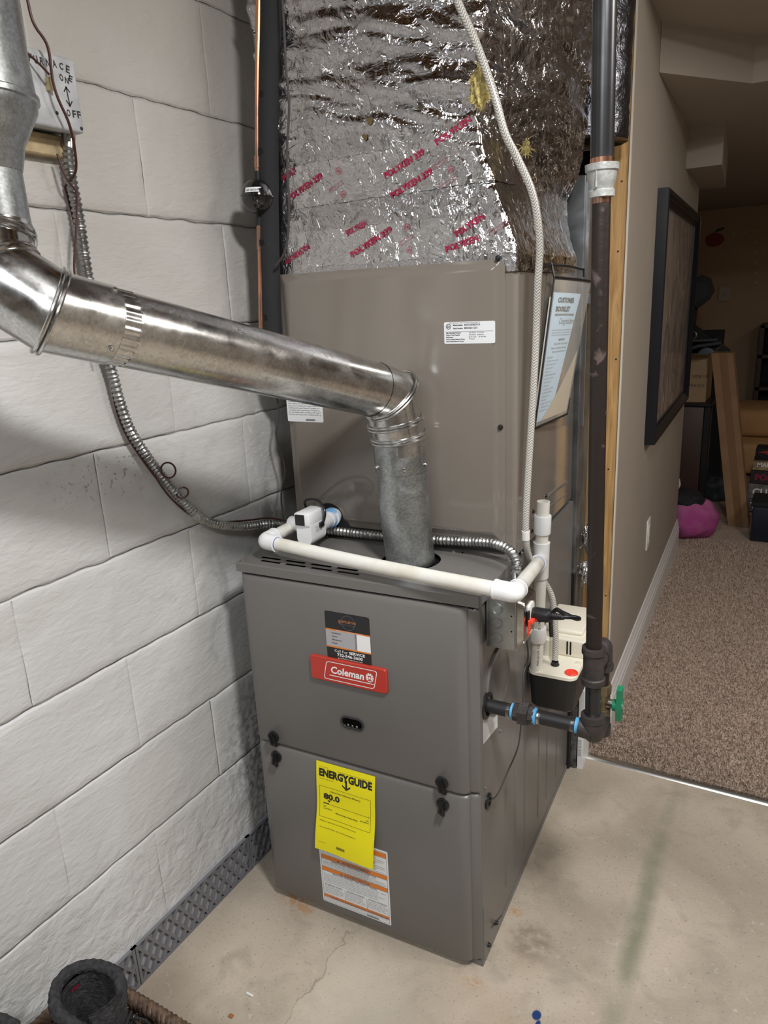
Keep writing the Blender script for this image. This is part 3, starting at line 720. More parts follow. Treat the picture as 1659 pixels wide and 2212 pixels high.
for k in range(16):
    w_ = random.choice((.0006, .0011)); rect(m, x, x+w_, EZ(.925), EZ(.895), fe); x += w_+.0006
fu.part('lettering', m, m_ink, parent=eg, smooth=0)
# warning label
wx0, wx1, wz0, wz1 = .153, .327, .042, .236
m = M(); m.prism(rrect((wx0+wx1)/2, (wz0+wz1)/2, (wx1-wx0)/2, (wz1-wz0)/2, .003), lambda a, z, d: (a, DB-d, z), .0002, .0006)
wlb = fu.part('warning_label', m, m_label, label='white safety label with orange bands low on the door', smooth=0)
m = M(); fw = F0(.0010); WX = lambda u: wx0+(wx1-wx0)*u; WZ = lambda v: wz1-(wz1-wz0)*v
for v0, v1 in ((.03, .09), (.325, .38), (.495, .548), (.885, .925)): rect(m, WX(.02), WX(.98), WZ(v1), WZ(v0), fw, 1)
for v in (.02, .093, .322, .382, .492, .55, .885, .927): rect(m, WX(.02), WX(.98), WZ(v+.0022), WZ(v), fw)
for u in (.02, .978): rect(m, WX(u), WX(u+.003), WZ(.985), WZ(.02), fw)
rect(m, WX(.02), WX(.98), WZ(.985), WZ(.982), fw)
for u in (.345, .665): rect(m, WX(u), WX(u+.003), WZ(.885), WZ(.74), fw)
fu.part('printed_bands', m, [m_ink, m_orange], parent=wlb, smooth=0)
m = M(); fw2 = F0(.0013)
def tri(u, v, s): 
    poly2d(m, [(WX(u), WZ(v)), (WX(u)+s, WZ(v)), (WX(u)+s/2, WZ(v)+s*.9)], fw2)
put_text(m, 'WARNING', WX(.55), WZ(.082), .0070, fw2, align='c', bold=.03); tri(.26, .082, .008)
put_text(m, 'AVERTISSEMENT', WX(.54), WZ(.373), .0068, fw2, align='c', bold=.03); tri(.255, .373, .008)
put_text(m, 'ADVERTENCIA', WX(.54), WZ(.541), .0068, fw2, align='c', bold=.03); tri(.29, .541, .008)
put_text(m, 'WARNING: Cancer and Reproductive Harm - www.P65Warnings.ca.gov', WX(.54), WZ(.919), .0040, fw2, width=.150, align='c', bold=.02)
for s, u, v in (('FIRE, EXPLOSION AND ASPHYXIATION HAZARD', .5, .205), ("RISQUE DE FEU, D'EXPLOSION ET D'ASPHYXIE", .5, .403), ('RIESGO DE INCENDIO, EXPLOSION Y ASFIXIA', .5, .572)):
    put_text(m, s, WX(u), WZ(v), .0036, fw2, width=.112, align='c', bold=.015)
put_text(m, 'EXTERNAL FILTERS', WX(.18), WZ(.748), .0036, fw2, width=.045, align='c', bold=.015); put_text(m, 'FILTRES EXTERNES', WX(.505), WZ(.748), .0036, fw2, width=.045, align='c', bold=.015); put_text(m, 'FILTROS EXTERNOS', WX(.825), WZ(.748), .0036, fw2, width=.045, align='c', bold=.015)
LOR = 'Failure to follow safety warnings exactly could result in serious injury, death or property damage. Installation and service must be performed by a qualified installer or the gas supplier. '
rnd = random.Random(4)
def lines(mm, fnn, x0_, x1_, zs, h, src=LOR, mi=0):
    for z in zs:
        k = rnd.randrange(0, 60); n_c = int((x1_-x0_)/h*1.5)
        put_text(mm, (src*3)[k:k+n_c].strip(), x0_, z, h, fnn, width=(x1_-x0_)*rnd.choice((1, .97, .86, .99)), mi=mi)
lines(m, fw2, WX(.04), WX(.96), [WZ(v) for v in (.125, .15, .175, .235, .26, .285, .31)], .0025)
lines(m, fw2, WX(.04), WX(.96), [WZ(v) for v in (.425, .447, .468, .487)], .0024); lines(m, fw2, WX(.04), WX(.96), [WZ(v) for v in (.595, .617, .639, .661, .683, .705)], .0024)
for u in (.04, .36, .68): lines(m, fw2, WX(u), WX(u+.29), [WZ(.772+.021*k) for k in range(5)], .0024)
lines(m, fw2, WX(.04), WX(.96), [WZ(.947), WZ(.966)], .0018)
x = WX(.66)
for k in range(22):
    w_ = rnd.choice((.0005, .001)); rect(m, x, x+w_, WZ(.982), WZ(.958), fw2); x += w_+.0006
fu.part('lettering', m, m_grayink, parent=wlb, smooth=0)
# right side: inducer plate, grommets, label, screws
SA = FW-.002
fS = lambda off: (lambda x, y: (SA+off, x, y))
m = M(); m.lathe((SA, .105, .620), (1, 0, 0), [(0, .072), (.0025, .072), (.004, .070), (.0042, .060), (.0030, .058)], 48); dp = fu.part('round_cover', m, m_paint)
m = M(); m.lathe((SA, .034, .602), (1, 0, 0), [(0, .0275), (.004, .0275), (.006, .025), (.0062, .0195), (.001, .0185)], 36); fu.part('gas_grommet', m, m_black)
m = M(); m.lathe((SA, .040, .381), (1, 0, 0), [(0, .0165), (.003, .0165), (.0045, .014), (.0046, .0095), (.001, .009)], 28); fu.part('wire_grommet', m, m_black)
m = M(); m.prism([(.016, .527), (.100, .515), (.100, .560), (.016, .585)], lambda a, b, c: (c, a, b), SA+.0001, SA+.0006); sl = fu.part('side_label', m, m_label, smooth=0)
m = M(); lines(m, fS(.0009), .020, .096, [.573-.0052*k for k in range(9)], .0026, mi=0); fu.part('lettering', m, m_grayink, parent=sl, smooth=0)
for b, z in ((.022, .425), (.115, .498), (.20, .70), (.26, .835), (.40, .83)):
    m = M(); m.lathe((SA, b, z), (1, 0, 0), [(0, .0045), (.0012, .0045), (.0013, .003), (.0035, .0028), (.004, .0018)], 10); fu.part('screw', m, m_paint)
for b, z in ((.028, .030), (.075, .045)):
    m = M(); m.lathe((FW+.0008, b, z), (1, 0, 0), [(0, .0055), (.0015, .0055), (.0016, .004), (.006, .0038), (.0065, .0025)], 12); fu.part('base_screw', m, m_black)

# ------------------------------------------------------------------ coil cabinet on top
CB, CT = .2175, 1.4265
cc = T('coil_cabinet', 'glossy taupe evaporator coil cabinet stacked on the furnace', 'cabinet', (FW/2, .45, FH))
m = M(); m.rbox(.002, FW, CB, .700, FH+.0005, CT, .010, 3, only=lambda p, q: abs(p.z-q.z) > .1); cc.part('casing', m, m_coil)
def pan(a0, a1, zl, zh, bo, dep_):
    m = M(); P1 = rrect((a0+a1)/2, (zl+zh)/2, (a1-a0)/2, (zh-zl)/2, .004); n_ = len(P1); lv = []
    for ins, b in ((0, bo), (.0, bo-dep_*.35), (.006, bo-dep_*.5), (.011, bo-dep_*.5), (.016, bo-dep_*.8), (.024, bo-dep_)):
        lv += [((a0+a1)/2+(x-(a0+a1)/2)*(1-2*ins/(a1-a0)), b, (zl+zh)/2+(z-(zl+zh)/2)*(1-2*ins/(zh-zl))) for x, z in P1]
    fs = [(r*n_+i, r*n_+(i+1) % n_, (r+1)*n_+(i+1) % n_, (r+1)*n_+i) for r in range(5) for i in range(n_)]+[tuple(range(5*n_, 6*n_))]
    return m.add(lv, fs)
cc.part('front_panel', pan(.004, .5075, .868, CT-.004, CB, .014), m_coil, smooth=50)
CF = CB-.0142
fC = lambda off: (lambda x, y: (x, CF-off, y))
for a, z in ((.496, 1.419), (.500, 1.108)):
    m = M(); m.lathe((a, CB-.008, z), (0, -1, 0), [(0, .0052), (.002, .0052), (.0022, .004), (.005, .0038), (.0055, .002)], 12); cc.part('screw', m, m_black)
m = M(); m.prism(rrect(.4405, 1.2885, .0515, .0205, .003), lambda a, z, d: (a, CF-d, z), .0001, .0006); rl = cc.part('rating_label', m, m_label, label='white rating plate sticker', smooth=0)
m = M(); f_ = fC(.0009); ring2d(m, .3985, 1.3005, .0052, .0010, f_, 20); put_text(m, 'SA', .3985, 1.2985, .0042, f_, align='c', bold=.02)
put_text(m, 'Model Number', .408, 1.3015, .0028, f_, width=.020, bold=.03); put_text(m, '8AFC36DBCN1A', .431, 1.3015, .0033, f_, width=.032, bold=.02)
put_text(m, 'Serial Number', .408, 1.2955, .0028, f_, width=.020, bold=.03); put_text(m, 'M2S4631231', .431, 1.2955, .0033, f_, width=.026, bold=.02)
put_text(m, 'MFD IN MEXICO BY JOHNSON CONTROLS UNITARY PRODUCTS', .400, 1.3062, .0016, f_, width=.062)
for k, (s, w_) in enumerate((('Max Allowable Pressure', .030), ('Factory Test Pressure', .028), ('Refrigerant', .014), ('Factory Installed Metering Device', .038), ('Field Installed Metering Device', .036))):
    put_text(m, s, .3935, 1.2875-k*.0040, .0023, f_, width=w_, bold=.03)
for k, (s, w_) in enumerate((('450 PSIG  3103 kPa', .030), ('300 PSIG  2068 kPa', .030), ('R-410A   R-454B', .034), ('TXV', .012))):
    put_text(m, s, .440, 1.2875-k*.0040, .0021, f_, width=w_)
rect(m, .392, .488, 1.2905, 1.2909, f_); cc.part('lettering', m, m_ink, parent=rl, smooth=0)
m = M(); m.prism(rrect(.0535, 1.150, .0465, .045, .003), lambda a, z, d: (a, CF-d, z), .0001, .0006); cl = cc.part('notice_label', m, m_label, smooth=0)
m = M(); lines(m, fC(.0009), .011, .095, [1.187-.0048*k for k in range(15)], .0028, 'Protect the coil casing when installing with a gas furnace. Proteger la boite pour une installation correcte. '); x = .055
for k in range(20):
    w_ = rnd.choice((.0005, .001)); rect(m, x, x+w_, 1.1075, 1.1115, fC(.0009)); x += w_+.0005
cc.part('lettering', m, m_ink, parent=cl, smooth=0)
# drain opening: black arch in the panel foot
m = M(); m.prism([(.060, .868), (.060, .885)]+[(.0985+.036*math.cos(t), .886+.036*math.sin(t)) for t in [math.pi*(1-k/14) for k in range(15)]]+[(.137, .885), (.150, .868)], lambda a, z, d: (a, CB-d, z), .008, .0148); cc.part('drain_opening', m, m_blackmat)
m = M(); m.box(.004, .507, CB-.0035, CB-.001, FH+.004, .868); cc.part('kick_gap', m, m_blackmat)
# side access seam
m = M(); m.prism([(.305, .888), (.640, .864), (.640, .8665), (.305, .8905)], lambda a, b, c: (c, a, b), FW-.0005, FW+.0012); m.prism([(.45, .905), (.640, .893), (.640, .900), (.47, .910)], lambda a, b, c: (c, a, b), FW-.0005, FW+.0018); cc.part('side_seam', m, m_coil)
for b, z in ((.44, .912), (.455, .880), (.33, .862), (.335, .905)):
    m = M(); m.lathe((FW, b, z), (1, 0, 0), [(0, .0048), (.0012, .0048), (.0013, .0035), (.004, .003)], 10); cc.part('screw', m, m_rust)

# ------------------------------------------------------------------ foil-wrapped plenum
SEC = [ # z, FL a, FL b, FR a, FR b, BR a, BR b
 (1.395, .000, .214, .532, .214, .532, .66), (1.430, -.002, .209, .533, .209, .533, .67), (1.46, .002, .212, .520, .212, .522, .66), (1.505, .006, .210, .503, .210, .512, .66),
 (1.555, .010, .211, .485, .212, .510, .66), (1.60, .012, .209, .466, .211, .534, .66), (1.66, .012, .207, .455, .208, .545, .66), (1.72, .006, .204, .458, .205, .548, .66),
 (1.82, .000, .200, .468, .204, .552, .67), (1.95, -.005, .198, .478, .202, .560, .68), (2.23, -.005, .196, .49, .2, .57, .69)]
def sec(z):
    z = max(SEC[0][0], min(SEC[-1][0], z))
    for a, b in zip(SEC, SEC[1:]):
        if z <= b[0]:
            t = (z-a[0])/(b[0]-a[0]); return [a[i]+(b[i]-a[i])*t for i in range(1, 7)]
def plen(s, z, off=0., rough=1.):
    fla, flb, fra, frb, bra, brb = sec(z)
    if s < 0: p = Vector((fla-.0*s, flb+(-s)*.40, z)); nrm = Vector((-1, 0, 0))
    elif s <= 1: p = Vector((fla+(fra-fla)*s, flb+(frb-flb)*s, z)); nrm = Vector((0, -1, 0))
    else:
        t = min(1, s-1); p = Vector((fra+(bra-fra)*t, frb+(brb-frb)*t, z)); nrm = Vector((1, -.15, 0)).normalized()
    k = min(1, max(0, (z-1.43)/.03))
    upk = min(1, max(0, (z-1.60)/.10))
    big = noise.noise(Vector((p.x*7, p.y*7, z*16)))*.012*upk+noise.noise(Vector((p.x*3+4, p.y*5, z*6)))*.008*upk
    r1 = abs(noise.noise(Vector((p.x*9, p.y*9, z*38+3+p.x*8))))*(.0025+.010*upk)+abs(noise.noise(Vector((p.x*34, p.y*34, z*60+8))))*.0022*(.5+upk)
    cor = 0
    if 0 <= s <= 1: cor = math.exp(-((1-s)*.5/.018)**2)*.006*noise.noise(Vector((3, 3, z*60)))
    pill = 0
    if s > 1: pill = .012*math.sin(math.pi*min(1, s-1))*(.3+.7*upk)
    if 0 <= s <= 1: pill = .008*math.sin(math.pi*s)*upk
    return p+nrm*((big+r1)*k*rough+off+pill+cor*k)
def rounded(s, z):
    return plen(s, z)
pl = T('supply_plenum', 'crinkled silver foil-wrapped duct rising from the coil cabinet', 'duct', (FW/2, .45, CT))
m = M(); NU = 300; NV = 190
def pf(u, v):
    s = -1+3*u; z = 1.395+(2.23-1.395)*v; return plen(s, z)
m.grid(pf, NU, NV); 
# closing back and top
pl.part('foil_wrap', m, m_foil, smooth=180)
m = M(); m.box(.03, .43, .26, .62, 1.428, 2.22); pl.part('inner_duct', m, m_lead)
# lower courses of printed foil tape, each a strip that follows the wrap
def strip(z0_, z1_, s0, s1, off, slope=0., nu=150, nv=10, ed=.0008):
    m = M()
    def fn(u, v):
        s = s0+(s1-s0)*u; z = z0_+(z1_-z0_)*v+slope*(s-s0)+ed*noise.noise(Vector((s*30, z0_*99, 0)))*4
        q = plen(s, z, off+.0012*noise.noise(Vector((s*26, z*60, 2))), 1.0); return q
    m.grid(fn, nu, nv); return m
tp = []
tp.append(pl.part('foil_tape', strip(1.428, 1.497, -.6, 1.75, .0016), m_foilt, smooth=180))
tp.append(pl.part('foil_tape', strip(1.535, 1.613, -.6, 1.25, .0020, .010), m_foilt, smooth=180))
tp.append(pl.part('foil_tape', strip(1.606, 1.655, .62, 1.12, .0026, .016), m_foilt, smooth=180))
tp.append(pl.part('foil_tape', strip(1.398, 1.438, 1.0, 1.95, .0022), m_foilt, smooth=180))
def fP(x, y):
    fla, flb, fra, frb, bra, brb = sec(y); s = (x-fla)/(fra-fla); 
    q = plen(s, y, .0042); return q
m = M()
PT = [((.275, 1.576), (.358, 1.609), 'POLYKEN 339'), ((.053, 1.559), (.136, 1.593), 'POLYKEN 339'), ((.286, 1.540), (.372, 1.575), 'POLYKEN 339'), ((.184, 1.481), (.228, 1.497), 'POLYKEN'),
      ((.192, 1.440), (.284, 1.482), 'POLYKEN 339'), ((.416, 1.461), (.471, 1.489), 'POLYKEN'), ((.046, 1.596), (.078, 1.612), 'POLY'), ((.088, 1.474), (.030, 1.446), 'POLYKEN 339'), ((.383, 1.619), (.449, 1.651), 'POLYKEN'), ((.395, 1.436), (.46, 1.452), 'POLYKEN')]
for (xa, ya), (xb, yb), s in PT:
    L = math.hypot(xb-xa, yb-ya); m = M(); put_text(m, s, xa, ya, .0105, fP, width=L, ang=math.atan2(yb-ya, xb-xa), bold=.035)
    pl.part('tape_lettering', m, m_crim, parent=tp[0] if ya < 1.5 else tp[1], smooth=0)
m = M()
for x, y in ((.173, 1.601), (.179, 1.559), (.316, 1.487), (.319, 1.446), (.408, 1.578)):
    ring2d(m, x, y, .0060, .0008, fP, 20); put_text(m, 'UL', x, y-.0022, .0045, fP, align='c', bold=.02)
for (xa, ya), (xb, yb), s in PT[:6]:
    ang_ = math.atan2(yb-ya, xb-xa)
    for k in (0, 1): put_text(m, 'LISTED 181A-P FOIL TAPE', xb+.012+k*.003, yb-.012-k*.0045-.012, .0022, fP, width=.034, ang=ang_)
pl.part('small_lettering', m, m_crim, parent=tp[1], smooth=0)
# torn foil showing glass fibre
def tuft(c, rx, ry, rz, seed, n=14):
    m = M(); 
    def fn(u, v):
        a = 2*math.pi*u; p_ = math.pi*(v-.5); d = Vector((math.cos(a)*math.cos(p_), math.sin(a)*math.cos(p_), math.sin(p_)))
        k = 1+.55*noise.noise(d*2.6+Vector((seed, 0, 0)))+.25*noise.noise(d*8+Vector((seed, 3, 0)))
        return (c[0]+d.x*rx*k, c[1]+d.y*ry*k, c[2]+d.z*rz*k)
    m.grid(fn, 36, 24)
    r2 = random.Random(seed)
    for i in range(60):
        d = Vector((r2.gauss(0, 1), -abs(r2.gauss(0, 1)), r2.gauss(0, 1))).normalized(); q = Vector((c[0]+d.x*rx, c[1]+d.y*ry, c[2]+d.z*rz))
        e = q+Vector((r2.gauss(0, 1), r2.gauss(-.5, 1), r2.gauss(-.3, 1)))*.006
        m.tube([q, (q+e)/2+Vector((0, 0, .002)), e], .0005, 4, False)
    return m
pl.part('insulation_tuft', tuft((.467, .200, 1.700), .017, .012, .030, 2), m_fiber, smooth=60)
pl.part('insulation_tuft', tuft((.520, .30, 1.612), .006, .006, .012, 5), m_fiber, smooth=60)
for (x, z, r) in ((.252, 1.676, .007), (.236, 1.652, .006)):
    m = M(); m.add([plen((x+r*(1+.4*math.sin(k*2.3))*math.cos(2*math.pi*k/9)-.01)/.445, z+r*(1+.4*math.cos(k*1.7))*math.sin(2*math.pi*k/9), .0018) for k in range(9)], [tuple(range(9))])
    pl.part('torn_hole', m, mat('brown_fibre', (.12, .085, .035), .9), smooth=0)

# bulging foil duct at the upper left and a jacketed one behind the gas pipe
def bulge(name, label, pts, r, mtl, seed, n=40, sx=1.):
    P = resample(cr(pts, 12), .012); rr = []
    m = M(); m.tube(P, r, n, True, 0, lambda i, a: 1+.07*noise.noise(Vector((math.cos(a)*2, math.sin(a)*2, i*.22+seed)))+.05*abs(noise.noise(Vector((math.cos(a)*5, math.sin(a)*5, i*.5+seed)))))
    return solo(name, m, mtl, label, 'duct', P[0], 'F', smooth=180)
bulge('wrapped_duct', 'bulging foil-wrapped duct end against the block wall', [(-.012, .40, 1.69), (-.005, .40, 1.80), (.0, .42, 1.95), (.0, .46, 2.23)], .095, m_foil, 3)
def_ = bulge('flexible_duct', 'dark shiny jacketed duct filling the unlit chase behind the gas pipe', [(.52, 1.16-.30, 1.70), (.52, .86, 2.0), (.52, .87, 2.24)], .085, m_darkfoil, 9)  # dark foil at the top, carried lower to stand in for the unlit void

# return duct: galvanized drop beside the stud
rd = T('return_duct', 'grey galvanized return air duct behind the furnace and coil cabinet', 'duct', (.3, .8, 0))
m = M(); m.rbox(.06, .536, .7305, .845, .004, 1.615, .002, 1); rd.part('duct_panel', m, m_lead)
m = M(); m.box(.532, .544, .742, .752, 1.02, 1.60); rd.part('drive_cleat', m, mat('bright_galvanized', (.55, .57, .6), .25, 1))
m = M(); m.box(.536, .5375, .79, .84, .3, 1.6); rd.part('standing_seam', m, m_lead)
m = M(); m.rbox(.52, .556, .752, .80, 1.322, 1.350, .002, 1); rd.part('hanger_strap', m, mat('strap_steel', (.5, .5, .5), .3, 1))
m = M(); m.rbox(.45, .537, .7290, .745, 0.002, .62, .002, 1); rd.part('base_angle', m, m_black)
m = M(); m.rbox(.536, .553, .740, .800, .002, .30, .001, 1); rd.part('duct_flange', m, mat('grey_galvanized', (.13, .13, .13), .5, .5, var=.5, vscale=60))
foilrag = tuft((.555, .80, .70), .012, .02, .035, 11); solo('foil_scrap', foilrag, m_foilt, 'crumpled foil insulation stuffed between duct and stud', 'insulation', (.555, .80, .70), 'F', smooth=180)
foilrag = tuft((.553, .79, .60), .011, .018, .03, 15); solo('foil_scrap', foilrag, m_foilt, 'lower wad of crumpled foil insulation beside the duct', 'insulation', (.553, .79, .60), 'F', smooth=180)
bx = T('filter_carton', 'narrow white filter carton on edge beside the furnace foot', 'carton', (.565, .77, 0))
m = M(); m.rbox(.556, .572, .742, .83, .0, .26, .0008, 1); bc = bx.part('carton', m, m_label)
m = M(); 
for k in range(4): put_text(m, 'PLEATED AIR FILTER', .5595+k*.0025, .045, .0018, lambda x, y: (x, .7415, y), width=.055, ang=math.pi/2)
bx.part('lettering', m, m_ink, parent=bc, smooth=0)

# ------------------------------------------------------------------ flue
fl = T('flue_pipe', 'shiny galvanized flue pipe crossing from the furnace top to the upper left', 'pipe', (hx, hy, FH))
R4 = .0508
c0, c1 = Vector((.336, .125, .836)), Vector((.3225, .125, 1.065))
m = M(); m.tube(cr([c0, c0.lerp(c1, .5)+Vector((-.002, 0, 0)), c1+Vector((0, 0, .004))], 8), R4*.985, 48, False); fl.part('vertical_pipe', m, m_flue2)
corner = Vector((.3145, .124, 1.180)); s_end = Vector((.1720, -.4005, 1.3347)); sdir = (s_end-corner).normalized()
# gored elbow: mitred segments between beads
def gore(pts, r, name, mats, beads=True, n=48):
    e = None
    for i in range(len(pts)-1):
        m = M(); a, b = pts[i], pts[i+1]
        na = (b-a).normalized() if i == 0 else ((pts[i]-pts[i-1]).normalized()+(b-a).normalized()).normalized()
        nb = (b-a).normalized() if i == len(pts)-2 else ((pts[i+2]-b).normalized()+(b-a).normalized()).normalized()
        ax = (b-a).normalized(); up = Vector((0, 0, 1)) if abs(ax.z) < .9 else Vector((0, 1, 0)); e1 = (up-ax*up.dot(ax)).normalized(); e2 = ax.cross(e1)
        vs = []
        for q, nn_ in ((a, na), (b, nb)):
            for j in range(n):
                t = 2*math.pi*j/n; d = (e1*math.cos(t)+e2*math.sin(t))*r; h = -(d.dot(nn_))/(ax.dot(nn_)); vs.append(q+d+ax*h)
        m.add(vs, [(j, (j+1) % n, n+(j+1) % n, n+j) for j in range(n)])
        if i > 0:
            for off in ((-.0032, .0032) if beads else ()):
                L_ = []
                for j in range(n):
                    t = 2*math.pi*j/n; d = (e1*math.cos(t)+e2*math.sin(t))*(r+.0022); h = -(d.dot(na))/(ax.dot(na)); L_.append(a+d+ax*h+na*off)
                m.tube(L_, .0026, 8, False, closed=True)
        g = fl.part(name, m, mats)
    return g
v1 = Vector((.3205, .1245, 1.098)); v2 = corner+sdir*.055
e1_ = v1+(corner-v1)*.42; e2_ = corner+sdir*.002+Vector((.0, .002, -.012))
m = M(); m.tube([c1-Vector((0, 0, .035)), v1], R4+.0009, 48, False)
m.tube([c1-Vector((0, 0, .035))+Vector((0.0, 0, 0)), c1-Vector((0, 0, .0345))], R4+.0014, 48, False)
fl.part('elbow_collar', m, m_flue2)
gore([c1+Vector((-.0005, 0, .0)), v1, v1.lerp(e1_, .72)+Vector((-.001, -.006, .004)), corner+sdir*.010+Vector((0, 0, -.004)), corner+sdir*.062], R4+.0009, 'elbow_gore', m_flue)
for t in (2.2, 4.1, 0.1, 5.3):
    q = c1-Vector((0, 0, .022))+Vector((math.cos(t), math.sin(t), 0))*(R4+.001)
    m = M(); m.lathe(q, (math.cos(t), math.sin(t), 0), [(0, .0045), (.001, .0045), (.0012, .0032), (.0045, .0030), (.005, .0015)], 10); fl.part('screw', m, m_screw)
m = M(); m.tube([corner+sdir*.045, s_end-sdir*.0], R4, 64, False); fl.part('sloping_pipe', m, m_flue)
ax = sdir; m = M(); rf = lambda i, a: 1+(.016 if i in (1, 2) else .004)*math.cos(a*26)
m.tube([s_end-ax*.002, s_end+ax*.003, s_end+ax*.028, s_end+ax*.034], [R4, R4*.985, R4*.975, R4*.97], 208, False, 0, rf); fl.part('crimped_end', m, m_flue)
cs = s_end+ax*.018
P0 = s_end+ax*.023; P1 = s_end+ax*.092; vax = Vector((.058, -.515, 0)); 
P4 = Vector((.058, -.515, 1.475)); 
P2 = Vector((.128, -.525, 1.372)); P3 = Vector((.078, -.535, 1.410))
R5 = R4+.0012
m = M(); m.tube([P0, P1], R5, 64, False); m.tube([P0, P0+ax*.0006], R5+.0006, 64, False); col = fl.part('upper_collar', m, m_flue)
ring = M()
gore([P1-ax*.002, P1+ax*.004, Vector((.097, -.523, 1.408)), Vector((.079, -.507, 1.452)), Vector((.078, -.505, 1.470))], R5, 'elbow_gore', m_flue)
m = M(); 
for k in range(4):
    t = k*1.57+.9; e1 = Vector((0, 0, 1)).cross(ax).normalized(); e2 = ax.cross(e1); d = e1*math.cos(t)+e2*math.sin(t); q = P0+ax*.010+d*(R5)
    m = M(); m.lathe(q, d, [(0, .0042), (.001, .0042), (.0012, .003), (.004, .0028), (.0045, .0015)], 10); fl.part('screw', m, m_screw)
VT = Vector((.078, -.504, 0))
m = M(); m.lathe((VT.x, VT.y, 1.455), (0, 0, 1), [(0, R4*1.03), (.006, R4*1.06), (.012, R4*1.01), (.02, R4), (.082, R4*.99)], 48, cap=False); fl.part('riser_pipe', m, m_flue2)
m = M(); m.lathe((VT.x, VT.y, 1.527), (0, 0, 1), [(0, R4*1.0), (.004, R4*1.03), (.030, R4*1.16), (.066, R4*1.56), (.075, R4*1.58), (.0765, R4*1.64), (.082, R4*1.64), (.084, R4*1.58), (.115, R4*1.55)], 56, cap=False); fl.part('increaser', m, m_flue2)
m = M(); m.lathe((VT.x, VT.y, 1.640), (0, 0, 1), [(0, R4*1.54), (.60, R4*1.54)], 56, cap=False); fl.part('large_pipe', m, m_flue2)

# ------------------------------------------------------------------ PVC condensate line
RP, RFit = .01335, .0172
pv = T('drain_line', 'white plastic condensate drain line running across the furnace top', 'pipe', (.3, .0, .86))
E1 = Vector((.050, .020, .885)); E2 = Vector((.606, -.040, .874)); TE = Vector((.5600, .285, .812)); PT_ = Vector((.055, .165, .888))
def between(a, b, t0, t1=None): d = (b-a).normalized(); return a+d*t0, (b+d*(-(t1 or 0)))
def elbow(pv_, c, d1, d2, name='elbow', r=RFit, L=.034, col=m_fit):
    d1, d2 = d1.normalized(), d2.normalized(); P = []
    rb = .012
    for k in range(9):
        t = k/8; P.append(c+d1*rb*(1-t)**2+d2*rb*t**2)
    pts = [c+d1*L]+[c+d1*(rb+.001)]+P[1:-1]+[c+d2*(rb+.001), c+d2*L]
    m = M(); m.tube(pts, r, 28, True); e = pv.part(name, m, col)
    for d in (d1, d2):
        m = M(); m.tube([c+d*(L-.0012), c+d*(L+.0012)], r+.0007, 28); pv.part('elbow_lip', m, col, parent=e)
    return e
d12 = (E2-E1).normalized(); dE1 = (PT_-E1).normalized(); d2T = (TE-E2).normalized()
elbow(pv, E1, dE1, d12); elbow(pv, E2, -d12, d2T)
m = M(); m.tube(cr([E1+d12*.02, E1.lerp(E2, .5)+Vector((0, 0, -.003)), E2-d12*.02], 8), RP, 28); pv.part('cross_pipe', m, m_pvc)
m = M(); m.tube([E1+dE1*.02, PT_], RP, 28); pv.part('stub_pipe', m, m_pvc)
m = M(); m.tube([E2+d2T*.02, TE], RP, 28); pv.part('arm_pipe', m, m_pvc)
for q, d in ((E1, d12), (TE, -d2T)):
    m = M(); L_ = .0345 if q is E1 else .0265; m.tube([q+d*L_, q+d*(L_+.0022)], RP+.0006, 28); pv.part('primer_ring', m, m_bluep)
top = Vector((.565, .290, .945)); bot = Vector((.5515, .302, .548)); up_ = (top-bot).normalized()
def along(z): return bot+up_*((z-bot.z)/up_.z)
m = M(); m.tube([along(.90), along(.942)], RP, 28, False); m.tube([along(.942), along(.9421)], [RP, RP-.0025], 28, False); m.tube([along(.9421), along(.90)], RP-.0026, 28, False); pv.part('vent_stub', m, m_pvc)
m = M(); m.tube([along(.872), along(.874), along(.910), along(.912)], [RFit, RFit+.0006, RFit+.0006, RFit], 30); pv.part('coupling', m, m_fit)
m = M(); m.tube([along(.835), along(.875)], RP, 28); pv.part('short_pipe', m, m_pvc)
m = M(); m.tube([along(.772), along(.774), along(.850), along(.852)], [RFit-.0004, RFit, RFit, RFit+.0004], 30); m.tube([TE, TE-d2T*.026], RFit, 30); m.tube([TE-d2T*.025, TE-d2T*.028], RFit+.0007, 30); pv.part('tee', m, m_fit)
m = M(); m.tube([along(.548), along(.775)], RP, 28); dn = pv.part('down_pipe', m, m_pvc)
m = M()
side = Vector((.45, -.89, 0)).normalized(); sd2 = up_.cross(side)
def fdn(x, y):   # print running up the pipe
    t = x/RP; return along(.60+y)+(side*math.cos(t)+sd2*math.sin(t))*(RP+.0004)
put_text(m, 'PVC-G U.P. CODE ASTM D 1785', 0.0022, -.035, .0045, fdn, width=.112, ang=math.pi/2, bold=.01); pv.part('lettering', m, m_ink, parent=dn, smooth=0)
m = M(); m.tube([along(.620), along(.622), along(.652), along(.654)], [RFit, RFit+.0008, RFit+.0008, RFit], 30); pv.part('bottom_coupling', m, m_fit)

